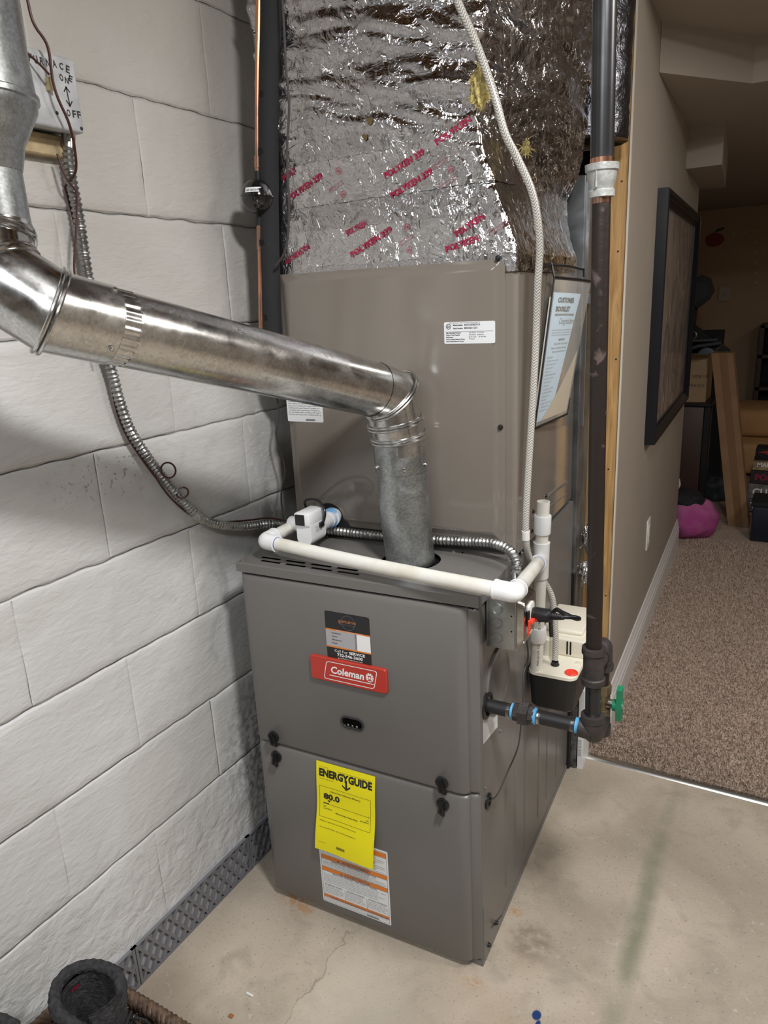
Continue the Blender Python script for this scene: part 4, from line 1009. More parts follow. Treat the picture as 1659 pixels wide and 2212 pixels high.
# float switch beside the drain opening
fs0 = Vector((.0985, .105, .905))
fs = T('float_switch', 'white condensate float switch with black window at the coil drain', 'switch', (.1, .1, .86))
m = M(); hw = .0175
prof = [(-hw, .018), (-hw, -.010)]+[(-hw*math.cos(t), -.010-hw*math.sin(t)) for t in [math.pi*k/12 for k in range(1, 12)]]+[(hw, -.010), (hw, .018)]
m.prism([(x+.1300, z+.900) for x, z in prof], lambda a, z, d: (a, d, z), .050, .108); bd = fs.part('body', m, m_fit, smooth=25)
m = M(); m.rbox(.1105, .1475, .046, .110, .9165, .9440, .0035, 2); hd = fs.part('head', m, m_fit)
m = M(); m.rbox(.1135, .1365, .0445, .052, .9185, .9415, .0015, 2); fs.part('window', m, m_black, parent=hd)
m = M(); m.tube([(.128, .100, .898), (.122, .150, .897), (.114, .205, .896)], .0155, 28); fs.part('socket', m, m_fit)
m = M(); m.tube([(.0545, .118, .896), (.118, .098, .900)], .0160, 28); fs.part('side_socket', m, m_fit)
m = M(); m.tube([(.1195, .160, .897), (.115, .190, .896)], .0190, 28); m.tube([(.1180, .174, .897), (.1150, .186, .896)], .0215, 28); fs.part('blue_sealed_nut', m, [mat('light_blue_seal', (.72, .74, .76), .5, col2=(.22, .48, .80), vscale=30, lo=.45, hi=.55)], label='pale blue sealed nut')
m = M(); m.rbox(.1465, .1515, .082, .098, .9055, .9165, .001, 1); fs.part('latch', m, m_black)
m = M(); m.tube(cr([(.151, .088, .912), (.158, .088, .925), (.157, .092, .943), (.135, .105, .957), (.098, .125, .952), (.070, .150, .935), (.045, .19, .905), (.030, .196, .875)], 8), .0028, 10); fs.part('wire', m, m_black)
m = M(); fF = lambda x, y: (.1477, x, y)
for k, s in enumerate(('FLOAT SWITCH', 'MAX 5A 24V', 'LEAD FREE')): put_text(m, s, .070, .908-k*.0045, .0026, fF, width=.022)
fs.part('lettering', m, m_ink, parent=bd, smooth=0)
m = M(); m.tube(cr([(.002, .205, .866), (.022, .185, .897), (.045, .150, .905), (.062, .128, .906), (.075, .118, .912)], 6), [.0016+.0016*abs(math.sin(k)) for k in range(25)], 8)
solo('wrapped_rag', m, mat('yellowed_seal', (.50, .46, .25), .7), 'yellowed strand of putty tape on the drain stub', 'tape', (.03, .15, .88), 'F')

# ------------------------------------------------------------------ condensate pump
pu = T('condensate_pump', 'condensate pump with black tank and cream cover hung beside the furnace', 'pump', (.588, .43, .455))
ax0, ax1 = .534, .6410
m = M()
for z, i in ((.458, .008),): pass
P = rrect((ax0+ax1)/2, .435, (ax1-ax0)/2, .145, .020, n=6); n_ = len(P)
lv = []
for z, k, g in ((.458, .86, 0), (.463, .92, 0), (.540, .985, 0), (.5405, .985, 0)):
    lv += [((ax0+ax1)/2+(x-(ax0+ax1)/2)*k, .435+(y-.435)*(1-(1-k)*.4), z) for x, y in P]
m.add(lv, [(r*n_+i, r*n_+(i+1) % n_, (r+1)*n_+(i+1) % n_, (r+1)*n_+i) for r in range(3) for i in range(n_)]+[tuple(range(n_))[::-1], tuple(range(3*n_, 4*n_))])
pu.part('tank', m, m_black)
m = M(); lv = []
for z, k in ((.5405, 1.0), (.5405, 1.012), (.5475, 1.012), (.5490, 1.0)): lv += [((ax0+ax1)/2+(x-(ax0+ax1)/2)*k, .435+(y-.435)*k, z) for x, y in P]
m.add(lv, [(r*n_+i, r*n_+(i+1) % n_, (r+1)*n_+(i+1) % n_, (r+1)*n_+i) for r in range(3) for i in range(n_)]+[tuple(range(n_))[::-1], tuple(range(3*n_, 4*n_))])
m_cream = mat('cream_plastic', (.80, .76, .64), .4)
pu.part('deck', m, m_cream)
m = M(); m.rbox(ax0+.001, ax1-.001, .385, .560, .548, .592, .005, 3); m.rbox(ax0+.001, ax1-.012, .410, .556, .590, .603, .006, 3)
m.lathe((ax0+.022, .390, .549), (0, 0, 1), [(0, .021), (.040, .021), (.046, .016)], 28); cv = pu.part('cover', m, m_cream)
for a in (.5985, .6060):
    m = M(); m.rbox(a, a+.0032, .383, .3865, .555, .587, .0003, 1); pu.part('vent_slot', m, m_dark, parent=cv)
m = M(); m.lathe((.633-.006, .312, .549), (0, 0, 1), [(0, .0145), (.002, .0145), (.003, .0135), (.0032, .0115), (.0012, .0110)], 32); rc = pu.part('port_cap', m, m_redp)
m = M(); m.rbox(.6245, .6295, .303, .321, .5498, .5525, .0008, 1); pu.part('cap_grip', m, m_redp, parent=rc)
m = M(); m.rbox(.6265, .6365, .3580, .3600, .5495, .5560, .0005, 1); m.rbox(.6245, .6385, .3575, .3665, .549, .551, .0005, 1); pu.part('catch', m, m_cream)
m = M(); m.lathe((.585, .335, .549), (0, 0, 1), [(0, .0095), (.003, .0095), (.004, .008), (.009, .0078)], 24); pu.part('hose_barb', m, m_black)
m = M(); m.rbox(ax0-.003, ax0+.004, .44, .50, .47, .60, .001, 1); pu.part('bracket', m, m_black)
m = M(); m.rbox(ax0-.0035, ax0+.006, .300, .312, .515, .540, .002, 1); pu.part('tank_lug', m, m_black)
# clear hose
RH = .0068
hp = cr([(.405, .150, 1.935), (.437, .165, 1.835), (.473, .170, 1.756), (.503, .172, 1.676), (.519, .178, 1.618), (.536, .192, 1.580), (.561, .205, 1.519), (.573, .208, 1.443), (.571, .206, 1.365), (.569, .203, 1.251), (.564, .201, 1.132), (.558, .200, 1.015), (.5545, .200, .930), (.554, .206, .878),
          (.551, .235, .840), (.549, .280, .812-.012), (.5485, .328, .775), (.552, .352, .742), (.569, .360, .702), (.577, .357, .650), (.582, .348, .600), (.585, .336, .556)], 10)
m = M(); m.tube(resample(hp, .008), RH, 20); ho = T('clear_hose', 'braided clear hose hanging down the coil cabinet to the pump', 'hose', (.58, .34, .55)); ho.part('hose', m, m_braid)
m = M(); m.tube([Vector((.5545, .200, .905)), Vector((.554, .203, .886))], RH+.0012, 20); ho.part('joint_sleeve', m, m_white)

# ------------------------------------------------------------------ junction box with receptacle
jb = T('junction_box', 'square galvanized junction box on the furnace side under the drain elbow', 'electrical box', (.557, .08, .73))
jx0, jx1, jy0, jy1, jz0, jz1 = .531, .5865, .028, .130, .729, .831
m = M(); m.rbox(jx0, jx1, jy0, jy1, jz0, jz1, .0035, 2); bb_ = jb.part('box', m, m_boxm)
for z in (.808, .780, .750):
    for r_ in (.0105, .0085):
        m = M(); m.torus((.553, jy0-.0002, z), (0, 1, 0), r_, .0007, 28, 6); jb.part('knockout', m, m_boxm)
for z in (.768, .798):
    m = M(); m.lathe((.5800, jy0-.0002, z), (0, -1, 0), [(0, .0017), (.0003, .0017)], 12); jb.part('screw_hole', m, m_dark)
m = M(); m.box(jx0+.006, jx0+.0066, jy0-.0002, jy0+.001, jz0+.004, jz1-.004); jb.part('seam', m, m_ink)
m = M(); lv = []
Pc = [(jy0-.001+q, z) for q, z in ()]
def yz(y0_, y1_, z0_, z1_, r, x): return [(x, y, z) for y, z in rrect((y0_+y1_)/2, (z0_+z1_)/2, (y1_-y0_)/2, (z1_-z0_)/2, r)]
L_ = [yz(jy0-.0015, jy1+.0015, jz0-.0015, jz1+.0015, .008, jx1), yz(jy0-.0015, jy1+.0015, jz0-.0015, jz1+.0015, .008, jx1+.0016), yz(jy0+.006, jy1-.006, jz0+.006, jz1-.006, .012, jx1+.0020), yz(jy0+.011, jy1-.011, jz0+.011, jz1-.011, .012, jx1+.0125), yz(jy0+.015, jy1-.015, jz0+.015, jz1-.015, .012, jx1+.0135)]
n_ = len(L_[0]); m.add(sum(L_, []), [(r*n_+i, r*n_+(i+1) % n_, (r+1)*n_+(i+1) % n_, (r+1)*n_+i) for r in range(4) for i in range(n_)]+[tuple(range(n_))[::-1], tuple(range(4*n_, 5*n_))])
cvp = jb.part('raised_cover', m, m_boxs, smooth=45)
JX = jx1+.0135
m = M(); m.rbox(JX-.001, JX+.0035, .060, .092, .752, .808, .005, 3); rcp = jb.part('receptacle', m, m_white)
m = M(); m.rbox(JX+.001, JX+.0045, .053, .062, .770, .800, .001, 1); jb.part('receptacle_strap', m, m_black, parent=rcp)
for z in (.744, .816):
    m = M(); m.lathe((JX-.0005, .04, z), (1, 0, 0), [(0, .0035), (.0015, .003), (.002, .001)], 12); jb.part('cover_screw', m, m_screw)
m = M(); m.rbox(JX+.0035, JX+.0075, .050, .057, .762, .784, .0012, 1); m.rbox(JX+.0035, JX+.0120, .055, .071, .775, .782, .0015, 2); m.lathe((JX+.011, .074, .7785), (1, 0, 0), [(-.004, .004), (.004, .004)], 14); m.rbox(JX+.0035, JX+.0065, .050, .0545, .754, .765, .001, 1)
jb.part('red_lockout_tab', m, m_redp, label='red plastic tab on the receptacle')
m = M(); m.lathe((.560, .118, jz1), (0, 0, 1), [(0, .0135), (.003, .0135), (.0032, .0118), (.014, .0118), (.016, .0125), (.020, .0125)], 24); jb.part('conduit_connector', m, m_screw)
m = M(); m.lathe((.560, .095, jz1), (0, 0, 1), [(0, .010), (.002, .010), (.003, .008)], 20); jb.part('locknut', m, m_screw)
# plug and cord
pc = T('power_cord', 'black power cord plugged into the junction box and looping to the pump', 'cord', (.60, .1, .76))
pa = Vector((JX+.0035, .082, .784)); pd = Vector((.98, .05, .02)).normalized()
m = M(); m.tube([pa, pa+pd*.003, pa+pd*.030, pa+pd*.034], [.0125, .0135, .0130, .0095], 20); pc.part('plug', m, m_plug)
m = M()
for k in range(6): m.torus(pa+pd*(.036+k*.0032), pd, .0062-.0003*k, .0013, 20, 6)
m.tube([pa+pd*.03, pa+pd*.058], [.0062, .0046], 16); pc.part('strain_relief', m, m_plug)
q = pa+pd*.050
m = M(); m.tube(cr([q, q+Vector((.014, .004, .0005)), q+Vector((.026, .012, -.002)), q+Vector((.030, .022, -.008)), q+Vector((.020, .030, -.012)), q+Vector((-.004, .034, -.006)), q+Vector((-.020, .050, -.010)), q+Vector((-.034, .070, -.04)), q+Vector((-.040, .10, -.09))], 8), .0042, 12); pc.part('cable', m, m_plug)

# ------------------------------------------------------------------ armoured conduit and cables (mixed frame: given in F)
def w2f(p): return FR.inverted() @ Vector(p)
cpath = [w2f(p) for p in ((.024, -.014, 1.640), (.023, -.022, 1.587), (.022, -.018, 1.51), (.022, -.018, 1.422), (.022, -.012, 1.33), (.022, .003, 1.254), (.022, .011, 1.199), (.022, .029, 1.137), (.022, .078, 1.055), (.022, .134, .98), (.022, .168, .941), (.022, .219, .908), (.024, .306, .877), (.045, .375, .866))]
cpath += [Vector(p) for p in ((.02, .192, .862), (.126, .192, .862), (.232, .192, .862), (.363, .190, .868), (.430, .187, .873), (.490, .176, .880), (.532, .158, .877), (.554, .138, .864), (.560, .121, .848))]
cs_ = resample(cr(cpath, 10), .0022)
m = M(); m.tube(cs_, [.0088+.0016*math.sin(i*2*math.pi/3.8) for i in range(len(cs_))], 14); cd = T('flexible_conduit', 'grey armoured flexible conduit drooping along the block wall to the junction box', 'conduit', w2f((.024, -.014, 1.6))); cd.part('conduit', m, m_flex, smooth=50)
for f_i in (.62, .665):
    pass
st_ = cs_[0]
m = M(); a_, b_ = cs_[0], cs_[12]; m.tube([a_, b_], .0112, 20); m.lathe(a_+Vector((.010, -.004, -.004)), (.9, -.4, 0), [(0, .004), (.006, .004), (.008, .002)], 12); cd.part('connector', m, m_screw)
for i0 in (int(len(cs_)*.175), int(len(cs_)*.455)):
    m = M(); m.tube(cs_[i0:i0+13], .0118, 20); m.rbox(cs_[i0].x-.003, cs_[i0].x+.014, cs_[i0].y-.002, cs_[i0].y+.012, cs_[i0+6].z-.006, cs_[i0+6].z+.006, .001, 1); cd.part('strap', m, m_galvfit)
# brown thermostat cable twisting round it
half = [p for p in cs_ if p.z < 1.56]; half = half[:int(len(half)*.63)]
vp = []
for i, p_ in enumerate(half[::4]):
    t = i*.085+1.2; d = Vector((0, 0, 1)); T_ = (half[min(len(half)-1, i*4+4)]-half[max(0, i*4-4)]).normalized(); e1 = T_.cross(Vector((1, 0, 0))).normalized(); e2 = T_.cross(e1)
    vp.append(p_+(e1*math.cos(t)*1.0+e2*abs(math.sin(t)))*(.0122+.002*math.sin(i*.21)))
up1 = [w2f(p) for p in ((.075, -.093, 1.80), (.078, -.091, 1.762), (.080, -.074, 1.737), (.078, -.073, 1.694), (.078, -.068, 1.668), (.077, -.055, 1.640), (.070, -.045, 1.610), (.050, -.033, 1.575))]
bt = T('thermostat_cable', 'thin brown cable twisting around the armoured conduit', 'cable', half[0])
m = M(); m.tube(resample(cr(up1+vp, 3), .006), .0021, 8); bt.part('cable', m, m_brownw)
m = M(); m.tube(resample(cr([w2f(p) for p in ((.060, -.112, 1.735), (.074, -.090, 1.712), (.079, -.076, 1.697))], 6), .006), .0018, 8); bt.part('spliced_wire', m, m_brownw)
m = M(); m.tube(resample(cr([w2f(p) for p in ((.03, -.047, 1.602), (.035, -.041, 1.566), (.036, -.026, 1.543), (.036, -.039, 1.486), (.034, -.053, 1.421), (.033, -.045, 1.36), (.033, -.03, 1.28))], 8), .006), .0017, 8); bt.part('second_wire', m, m_brownw)
lo = w2f((.030, .088, 1.055)); m = M(); m.torus(lo+Vector((.012, -.004, .004)), (.9, -.3, .3), .015, .0018, 28, 8); m.torus(lo+Vector((.008, .03, -.05)), (.3, -.6, .6), .012, .0018, 24, 8); bt.part('tied_loop', m, m_brownw)

# ------------------------------------------------------------------ wall switch box
sb = T('switch_box', 'grey metal switch box with hand-lettered furnace on and off marks', 'switch', (.03, -.06, 1.62), 'W')
bx0_, bx1_, by0_, by1_, bz0_, bz1_ = .006, .058, -.125, -.010, 1.632, 1.737
m = M(); m.rbox(.0, bx1_-.004, by0_+.004, by1_-.004, bz0_+.004, bz1_-.004, .003, 2); sb.part('back_box', m, m_galvfit)
m = M(); m.rbox(.035, bx1_, by0_, by1_, bz0_, bz1_, .005, 3); cvs = sb.part('cover', m, mat('painted_box', (.46, .47, .48), .4, var=.15, vscale=30))
m = M(); m.rbox(bx1_-.002, bx1_+.012, -.071, -.063, 1.682, 1.700, .0015, 2); sb.part('toggle', m, mat('ivory_plastic', (.62, .52, .30), .4))
for y, z in ((-.016, 1.639), (-.058, 1.654)):
    m = M(); m.lathe((bx1_-.0005, y, z), (1, 0, 0), [(0, .003), (.0012, .0026), (.0015, .001)], 12); sb.part('cover_screw', m, m_ink)
m = M(); fX = lambda x, y: (bx1_+.0004, x, y)
for s, y, z, h, an_ in (('F', -.094, 1.717, .010, .0), ('U', -.084, 1.716, .010, .1), ('R', -.0745, 1.7165, .0098, -.05), ('N', -.064, 1.7165, .010, .0), ('A', -.0520, 1.7175, .010, .1), ('C', -.0410, 1.7180, .0090, -.1), ('E', -.0300, 1.7160, .0100, -.2), ('E', -.0275, 1.7050, .0085, -.3), ('O', -.0425, 1.7010, .0090, .2), ('N', -.0345, 1.7000, .0085, -.1), ('O', -.0400, 1.6530, .0095, 0), ('F', -.0295, 1.6530, .0098, 0), ('F', -.0205, 1.6535, .0098, 0)):
    put_text(m, s, y, z, h, fX, ang=an_, bold=.03, width=.0068)
def stroke(m, P_, w_):
    for (xa, ya), (xb, yb) in zip(P_, P_[1:]):
        d = Vector((xb-xa, yb-ya)).normalized()*w_/2; m.add([fX(xa-d.y-d.x, ya+d.x-d.y), fX(xb-d.y+d.x, yb+d.x+d.y), fX(xb+d.y+d.x, yb-d.x+d.y), fX(xa+d.y-d.x, ya-d.x-d.y)], [(0, 1, 2, 3)])
stroke(m, [(-.0340, 1.693), (-.0320, 1.669)], .0020); stroke(m, [(-.0385, 1.6875), (-.0340, 1.6940), (-.0290, 1.6885)], .0020); stroke(m, [(-.0370, 1.6745), (-.0320, 1.6680), (-.0270, 1.6750)], .0020)
sb.part('lettering', m, m_ink, parent=cvs, smooth=0)
m = M(); m.rbox(.0, .020, -.15, -.022, 1.600, 1.632, .002, 1); solo('plywood_pad', m, m_tan if False else mat('old_board', (.40, .31, .18), .8, var=.25, vscale=30), 'weathered wood pad under the switch box on the block wall', 'board', (0, -.08, 1.61), 'W')

# ------------------------------------------------------------------ refrigerant lines
il = T('insulated_line', 'black foam insulated refrigerant line running up beside the coil cabinet', 'pipe', (-.01, .19, 1.1))
ip = cr([(.030, .240, 1.172), (.004, .222, 1.182), (-.010, .200, 1.205), (-.010, .196, 1.25), (-.006, .192, 1.317), (.008, .190, 1.50), (.030, .188, 1.70), (.056, .188, 1.88), (.072, .19, 2.02)], 12)
m = M(); P_ = resample(ip, .01); m.tube(P_, .0205, 22, True, 0, lambda i, a: 1+.05*noise.noise(Vector((math.cos(a), math.sin(a), i*.16)))); il.part('foam_sleeve', m, m_foam)
for k, z in enumerate((1.33, 1.48, 1.55, 1.64, 1.74)):
    m = M(); q = min(P_, key=lambda p_: abs(p_.z-z)); m.rbox(q.x-.006-.004*(k % 2), q.x+.003, q.y-.0207, q.y-.0190, q.z, q.z+.012, .0006, 1); il.part('foam_tear', m, m_dark)
lp = cr([(.030, .228, 1.215), (-.010, .195, 1.225), (-.026, .180, 1.25), (-.0235, .178, 1.317), (-.012, .178, 1.43), (-.0045, .178, 1.52), (.001, .178, 1.60), (.018, .178, 1.75), (.040, .178, 1.915), (.052, .18, 2.02)], 10)
cl_ = T('liquid_line', 'bare copper refrigerant line with a black ball filter drier', 'pipe', (-.01, .178, 1.1))
m = M(); m.tube(resample(lp, .01), .0064, 18); cl_.part('copper_pipe', m, m_copper)
def lpz(z): 
    return min(resample(lp, .002), key=lambda p_: abs(p_.z-z))
dc = Vector((.0015, .165, 1.568)); m = M(); m.lathe(dc-Vector((0, 0, .032)), (0.07, 0, 1), [(0, .010), (.003, .016), (.010, .0250), (.020, .0305), (.0305, .0320), (.0310, .0335), (.0335, .0335), (.034, .0320), (.044, .0300), (.054, .0245), (.061, .016), (.064, .010)], 40); ball = cl_.part('filter_drier', m, mat('black_enamel', (.008, .008, .008), .12, coat=.8))
m = M()
def fball(x, y, off=.0006):
    t = x/.032+.45; z = y; r = math.sqrt(max(0, .0325**2-z*z))+off; return (dc.x+math.sin(t)*r, dc.y-math.cos(t)*r, dc.z+z+.002)
m.grid(lambda u, v: fball(-.016+.034*u, .003+.009*v), 14, 3); lab = cl_.part('drier_label', m, m_label, parent=ball)
m = M(); put_text(m, 'ADP  60A-2CI-001 E', -.013, .0052, .0036, lambda x, y: fball(x, y, .0010), width=.028, bold=.02); cl_.part('label_lettering', m, m_ink, parent=ball, smooth=0)
for za, zb, r_ in ((1.600, 1.617, .0085), (1.514, 1.537, .0085), (1.622, 1.645, .0082), (1.470, 1.512, .0080)):
    m = M(); m.tube([lpz(za), lpz(zb)], r_, 18); cl_.part('sleeve', m, m_black if r_ > .0083 else m_copper)
m = M(); m.tube(resample(cr([(.100, .165, 1.93), (.098, .165, 1.84), (.096, .165, 1.78), (.097, .165, 1.72), (.084, .165, 1.64), (.080, .166, 1.58), (.075, .168, 1.525), (.058, .170, 1.462), (.03, .168, 1.43)], 8), .01), .0024, 8)
solo('low_voltage_wire', m, m_grayw, 'thin dark wire hanging beside the black insulated line', 'wire', (.03, .15, 1.5), 'F')
m = M(); m.tube(resample(cr([w2f(p) for p in ((.06, .40, 1.30), (.055, .425, 1.130), (.05, .415, 1.068), (.055, .43, .987), (.052, .412, .93), (.06, .40, .885), (.075, .385, .868))], 8), .01), .0020, 8)
solo('low_voltage_wire', m, m_grayw, 'thin dark wire in the gap between wall and coil cabinet', 'wire', w2f((.055, .42, 1.1)), 'F')

# ------------------------------------------------------------------ gas piping
gp = T('gas_pipe', 'black iron gas pipe dropping from above with tee and valve to the furnace', 'pipe', (.727, .034, .55))
ga = Vector((.7285, .034, .602)); g_up = Vector((.7065, .034, 1.80)); ud = (g_up-ga).normalized()
def G_(z): return ga+ud*((z-ga.z)/ud.z)
m = M(); m.tube([G_(.755), G_(1.488)], .01335, 28); gp.part('middle_pipe', m, m_rust)
m = M(); m.tube([G_(1.524), G_(2.24)], .0167, 28); gp.part('upper_pipe', m, mat('worn_black_pipe', (.040, .040, .042), .28, .6, col2=(.12, .12, .125), vscale=5, lo=.5, hi=.8))
q = G_(1.484); m = M(); m.lathe(q, ud, [(0, .0155), (.0005, .0185), (.009, .0188), (.011, .0170), (.0165, .0180), (.024, .0205), (.034, .0212), (.036, .0235), (.045, .0240), (.046, .0185)], 36)
m.rbox(q.x-.0014-.004, q.x+.0014-.004, q.y-.0222, q.y-.010, q.z+.012, q.z+.036, .0008, 1); gp.part('reducing_coupling', m, m_galvfit, label='light grey bell reducing coupling')
for z in (1.482, 1.533):
    m = M(); m.lathe(G_(z), ud, [(-.006, .0138 if z < 1.5 else .0170), (.004, .0139 if z < 1.5 else .0171)], 26); gp.part('bare_thread', m, m_copper)
# tee
def tee(z0_, z1_, r=.0178):
    m = M(); q = G_(z0_); L = (z1_-z0_)
    m.lathe(q, ud, [(0, .0140), (.0003, .0203), (.011, .0206), (.013, r), (L-.013, r), (L-.011, .0206), (L-.0003, .0203), (L, .0140)], 36); return m
m = tee(.692, .762); q = G_(.728); m.tube([q, q+Vector((.004, .030, .002))], .0165, 28); m.tube([q+Vector((0, .026, .001)), q+Vector((0, .036, .002))], .0195, 28); gp.part('tee', m, m_iron2)
m = M(); m.tube([G_(.632), G_(.695)], .01335, 28); gp.part('drop_nipple', m, mat('new_black_pipe', (.016, .016, .020), .28, .3, coat=.4))
for z in (.688, .634):
    m = M(); m.lathe(G_(z-.004), ud, [(0, .0128), (.001, .0136), (.002, .0128), (.003, .0136), (.004, .0128), (.005, .0136), (.006, .0128), (.008, .0128)], 24); gp.part('pipe_thread', m, m_rust)
sp_ = Vector((.7300, .096, 0))  # the branch behind
m = M(); q0 = Vector((.7290, .066, .730)); m.tube(cr([q0, Vector((.7295, .082, .738)), Vector((.730, .094, .734)), Vector((.730, .098, .715)), Vector((.730, .098, .700))], 6), .0172, 26)
m.tube([Vector((.730, .098, .700)), Vector((.730, .098, .690))], .0200, 28); m.tube([q0-Vector((0, .004, 0)), q0+Vector((0, .006, .002))], .0195, 28); gp.part('elbow', m, m_iron2)
m = M(); m.tube([(.7300, .098, .695), (.7298, .098, .655)], .01335, 26); gp.part('branch_nipple', m, m_rust)
m = M(); m.tube([(.7298, .098, .560), (.7298, .098, .598)], .01335, 26); gp.part('branch_nipple', m, mat('grey_pipe', (.075, .075, .08), .35, .6))
m = M(); q = Vector((.7298, .098, 0))
m.lathe((q.x, q.y, .640), (0, 0, 1), [(0, .015), (.0005, .0185), (.018, .0185), (.0185, .015)], 8); m.lathe((q.x, q.y, .593), (0, 0, 1), [(0, .015), (.0005, .0178), (.016, .0178), (.0165, .0145), (.030, .0145), (.034, .0165), (.048, .0165)], 24)
vb = gp.part('valve_body', m, m_brass, smooth=30)
m = M(); m.tube([(.742, .096, .622), (.760, .094, .622)], .0085, 18); gp.part('valve_stem', m, m_steel)
m = M()
def fh(x, y, d): return (.758+d, .093+x, .622+y)
m.prism([(-.0095, .036), (.0035, .040), (.0055, .018), (.0115, .010), (.0130, -.004), (.0100, -.014), (.0095, -.030), (.0020, -.034), (-.0085, -.026), (-.0110, -.012), (-.0125, 0), (-.0105, .012)], fh, .001, .011)
m.lathe((.752, .093, .622), (1, 0, 0), [(0, .0105), (.010, .0118), (.018, .0110)], 24); gp.part('valve_handle', m, m_green, label='green plastic valve handle', smooth=40)
m = M(); m.lathe((.770, .093, .622), (1, 0, 0), [(0, .0045), (.003, .0045), (.004, .003)], 6); gp.part('handle_nut', m, m_steel)
# bottom: elbow and return, union, nipples
m = M(); q = Vector((.7285, .034, .602))
m.lathe(G_(.618), ud, [(0, .0165), (.0005, .0205), (.012, .0208), (.0123, .0145)], 32); m.tube(cr([G_(.620), G_(.604), q+Vector((0, .012, -.016)), q+Vector((0, .045, -.020)), q+Vector((.001, .062, -.012)), Vector((.7298, .098, .572))], 6), [.0185]*31, 24)
m.tube([Vector((.7298, .098, .556)), Vector((.7298, .098, .574))], .0200, 28); m.tube([q+Vector((0, 0, -.004)), q+Vector((-.024, 0, -.002))], .0185, 26); gp.part('bottom_tee', m, m_iron2)
hb = Vector((.532, .034, .602)); hd_ = (Vector((.706, .034, .601))-hb).normalized()
def H(a): return hb+hd_*a
m = M(); m.tube([H(-.012), H(.052)], .01335, 26); gp.part('entry_nipple', m, mat('coated_black_pipe', (.022, .022, .024), .45, .2))
m = M(); m.tube([H(.100), H(.172)], .01335, 26); gp.part('long_nipple', m, bpy.data.materials['coated_black_pipe'])
for a in (.038, .096, .158):
    m = M(); m.lathe(H(a), hd_, [(k*.0008, .0137 if k % 2 else .0129) for k in range(10)], 26); gp.part('bright_thread', m, m_steel)
for a, r_ in ((.046, .0150), (.088, .0158), (.166, .0150)):
    m = M(); m.lathe(H(a), hd_, [(0, .0132), (.001, r_), (.003, r_*.96), (.005, r_), (.007, .0135)], 22); gp.part('thread_seal', m, m_tape)
m = M(); m.lathe(H(.051), hd_, [(0, .014), (.0005, .0172), (.012, .0172), (.0125, .015)], 8); m.lathe(H(.062), hd_, [(0, .018), (.0008, .0235), (.018, .0235), (.0190, .019)], 6); m.lathe(H(.0805), hd_, [(0, .014), (.0005, .0178), (.010, .0165), (.0105, .013)], 8); gp.part('union', m, m_iron2, smooth=20)
# sensor wire
m = M(); m.tube(resample(cr([(.531, .040, .381), (.545, .050, .395), (.556, .085, .430), (.566, .120, .468), (.570, .128, .53), (.573, .130, .585), (.570, .140, .622), (.572, .165, .65), (.566, .16, .70), (.556, .13, .735)], 8), .008), .0016, 8)
solo('sensor_wire', m, m_grayw, 'thin grey wire looping from the furnace side grommet up past the gas pipe', 'wire', (.56, .1, .4), 'F')

# ------------------------------------------------------------------ booklet pouch on the cabinet side
po = T('document_pouch', 'clear document pouch with black edging on the cabinet side', 'pouch', (.56, .5, 1.09))
m_clear = mat('clear_vinyl', (.9, .88, .82), .12, alpha=.22)
TLb, TRb = Vector((.5475, .415, 1.385)), Vector((.583, .600, 1.375)); BLb, BRb = Vector((.5335, .330, 1.086)), Vector((.549, .545, 1.083))
def pq(u, v, off=0.):
    l = BLb.lerp(TLb, v); r = BRb.lerp(TRb, v); p_ = l.lerp(r, u); bow = math.sin(math.pi*u)*.006*v
    return p_+Vector((bow+off, -off*.25, 0))
m = M(); m.grid(lambda u, v: pq(u, v), 12, 12); po.part('front_sheet', m, m_clear)
m = M(); m.grid(lambda u, v: (.5325+.004*u+.010*v*u, .335+.30*u+.080*v*(1-u*.25), 1.088+(1.410-1.088)*v), 6, 6); po.part('back_sheet', m, mat('dull_clear_vinyl', (.5, .45, .38), .2, alpha=.12))
def strip3(P_, w_, m):
    for a, b in zip(P_, P_[1:]): m.tube([a, b], w_, 6)
m = M(); strip3([pq(0, 0), pq(0, .5), pq(0, 1)], .0019, m); po.part('edging', m, m_black)
m = M(); strip3([pq(k/8, .995) for k in range(9)], .0034, m); po.part('edging', m, m_black)
m = M(); strip3([pq(k/8, .0) for k in range(9)], .0026, m); strip3([pq(1, 0), pq(1, .12)], .0016, m); po.part('edging', m, m_black)
m = M(); strip3([(.534, .300, 1.398), (.540, .418, 1.408), (.546, .53, 1.408), (.552, .662, 1.402)], .0030, m); strip3([(.552, .662, 1.402), (.552, .664, 1.385)], .0024, m); po.part('rear_edging', m, m_black)
m = M(); m.tube([(.540, .418, 1.412), (.5475, .415, 1.385)], .0028, 6); po.part('fold', m, m_black)
bk = T('booklet', 'pale blue customer booklet standing inside the clear pouch', 'booklet', (.55, .45, 1.09))
m = M(); m.grid(lambda u, v: pq(.06+.68*u*(1-.42*(1-v)), .03+.87*v, -.0022), 8, 8); m.grid(lambda u, v: pq(.06+.68*u*(1-.42*(1-v)), .03+.87*v, -.0052), 8, 8); cov = bk.part('cover', m, mat('pale_blue_paper', (.50, .65, .78), .5), smooth=60)
m = M(); m.grid(lambda u, v: pq(.01+.05*u, .03+.84*v, -.006), 2, 6); bk.part('inner_pages', m, m_white)
m = M(); m.grid(lambda u, v: pq(.15+.82*u, .02+.46*v*(u**1.3)+.01, -.0012), 8, 8); bk.part('tan_insert', m, m_foot)
m = M(); fq = lambda x, y: pq(x, y, -.0010)
put_text(m, 'CUSTOMER', .16, .835, .032, fq, width=.40, bold=.035); put_text(m, 'BOOKLET', .14, .775, .032, fq, width=.34, bold=.035); rect(m, .14, .62, .745, .758, fq, 1)
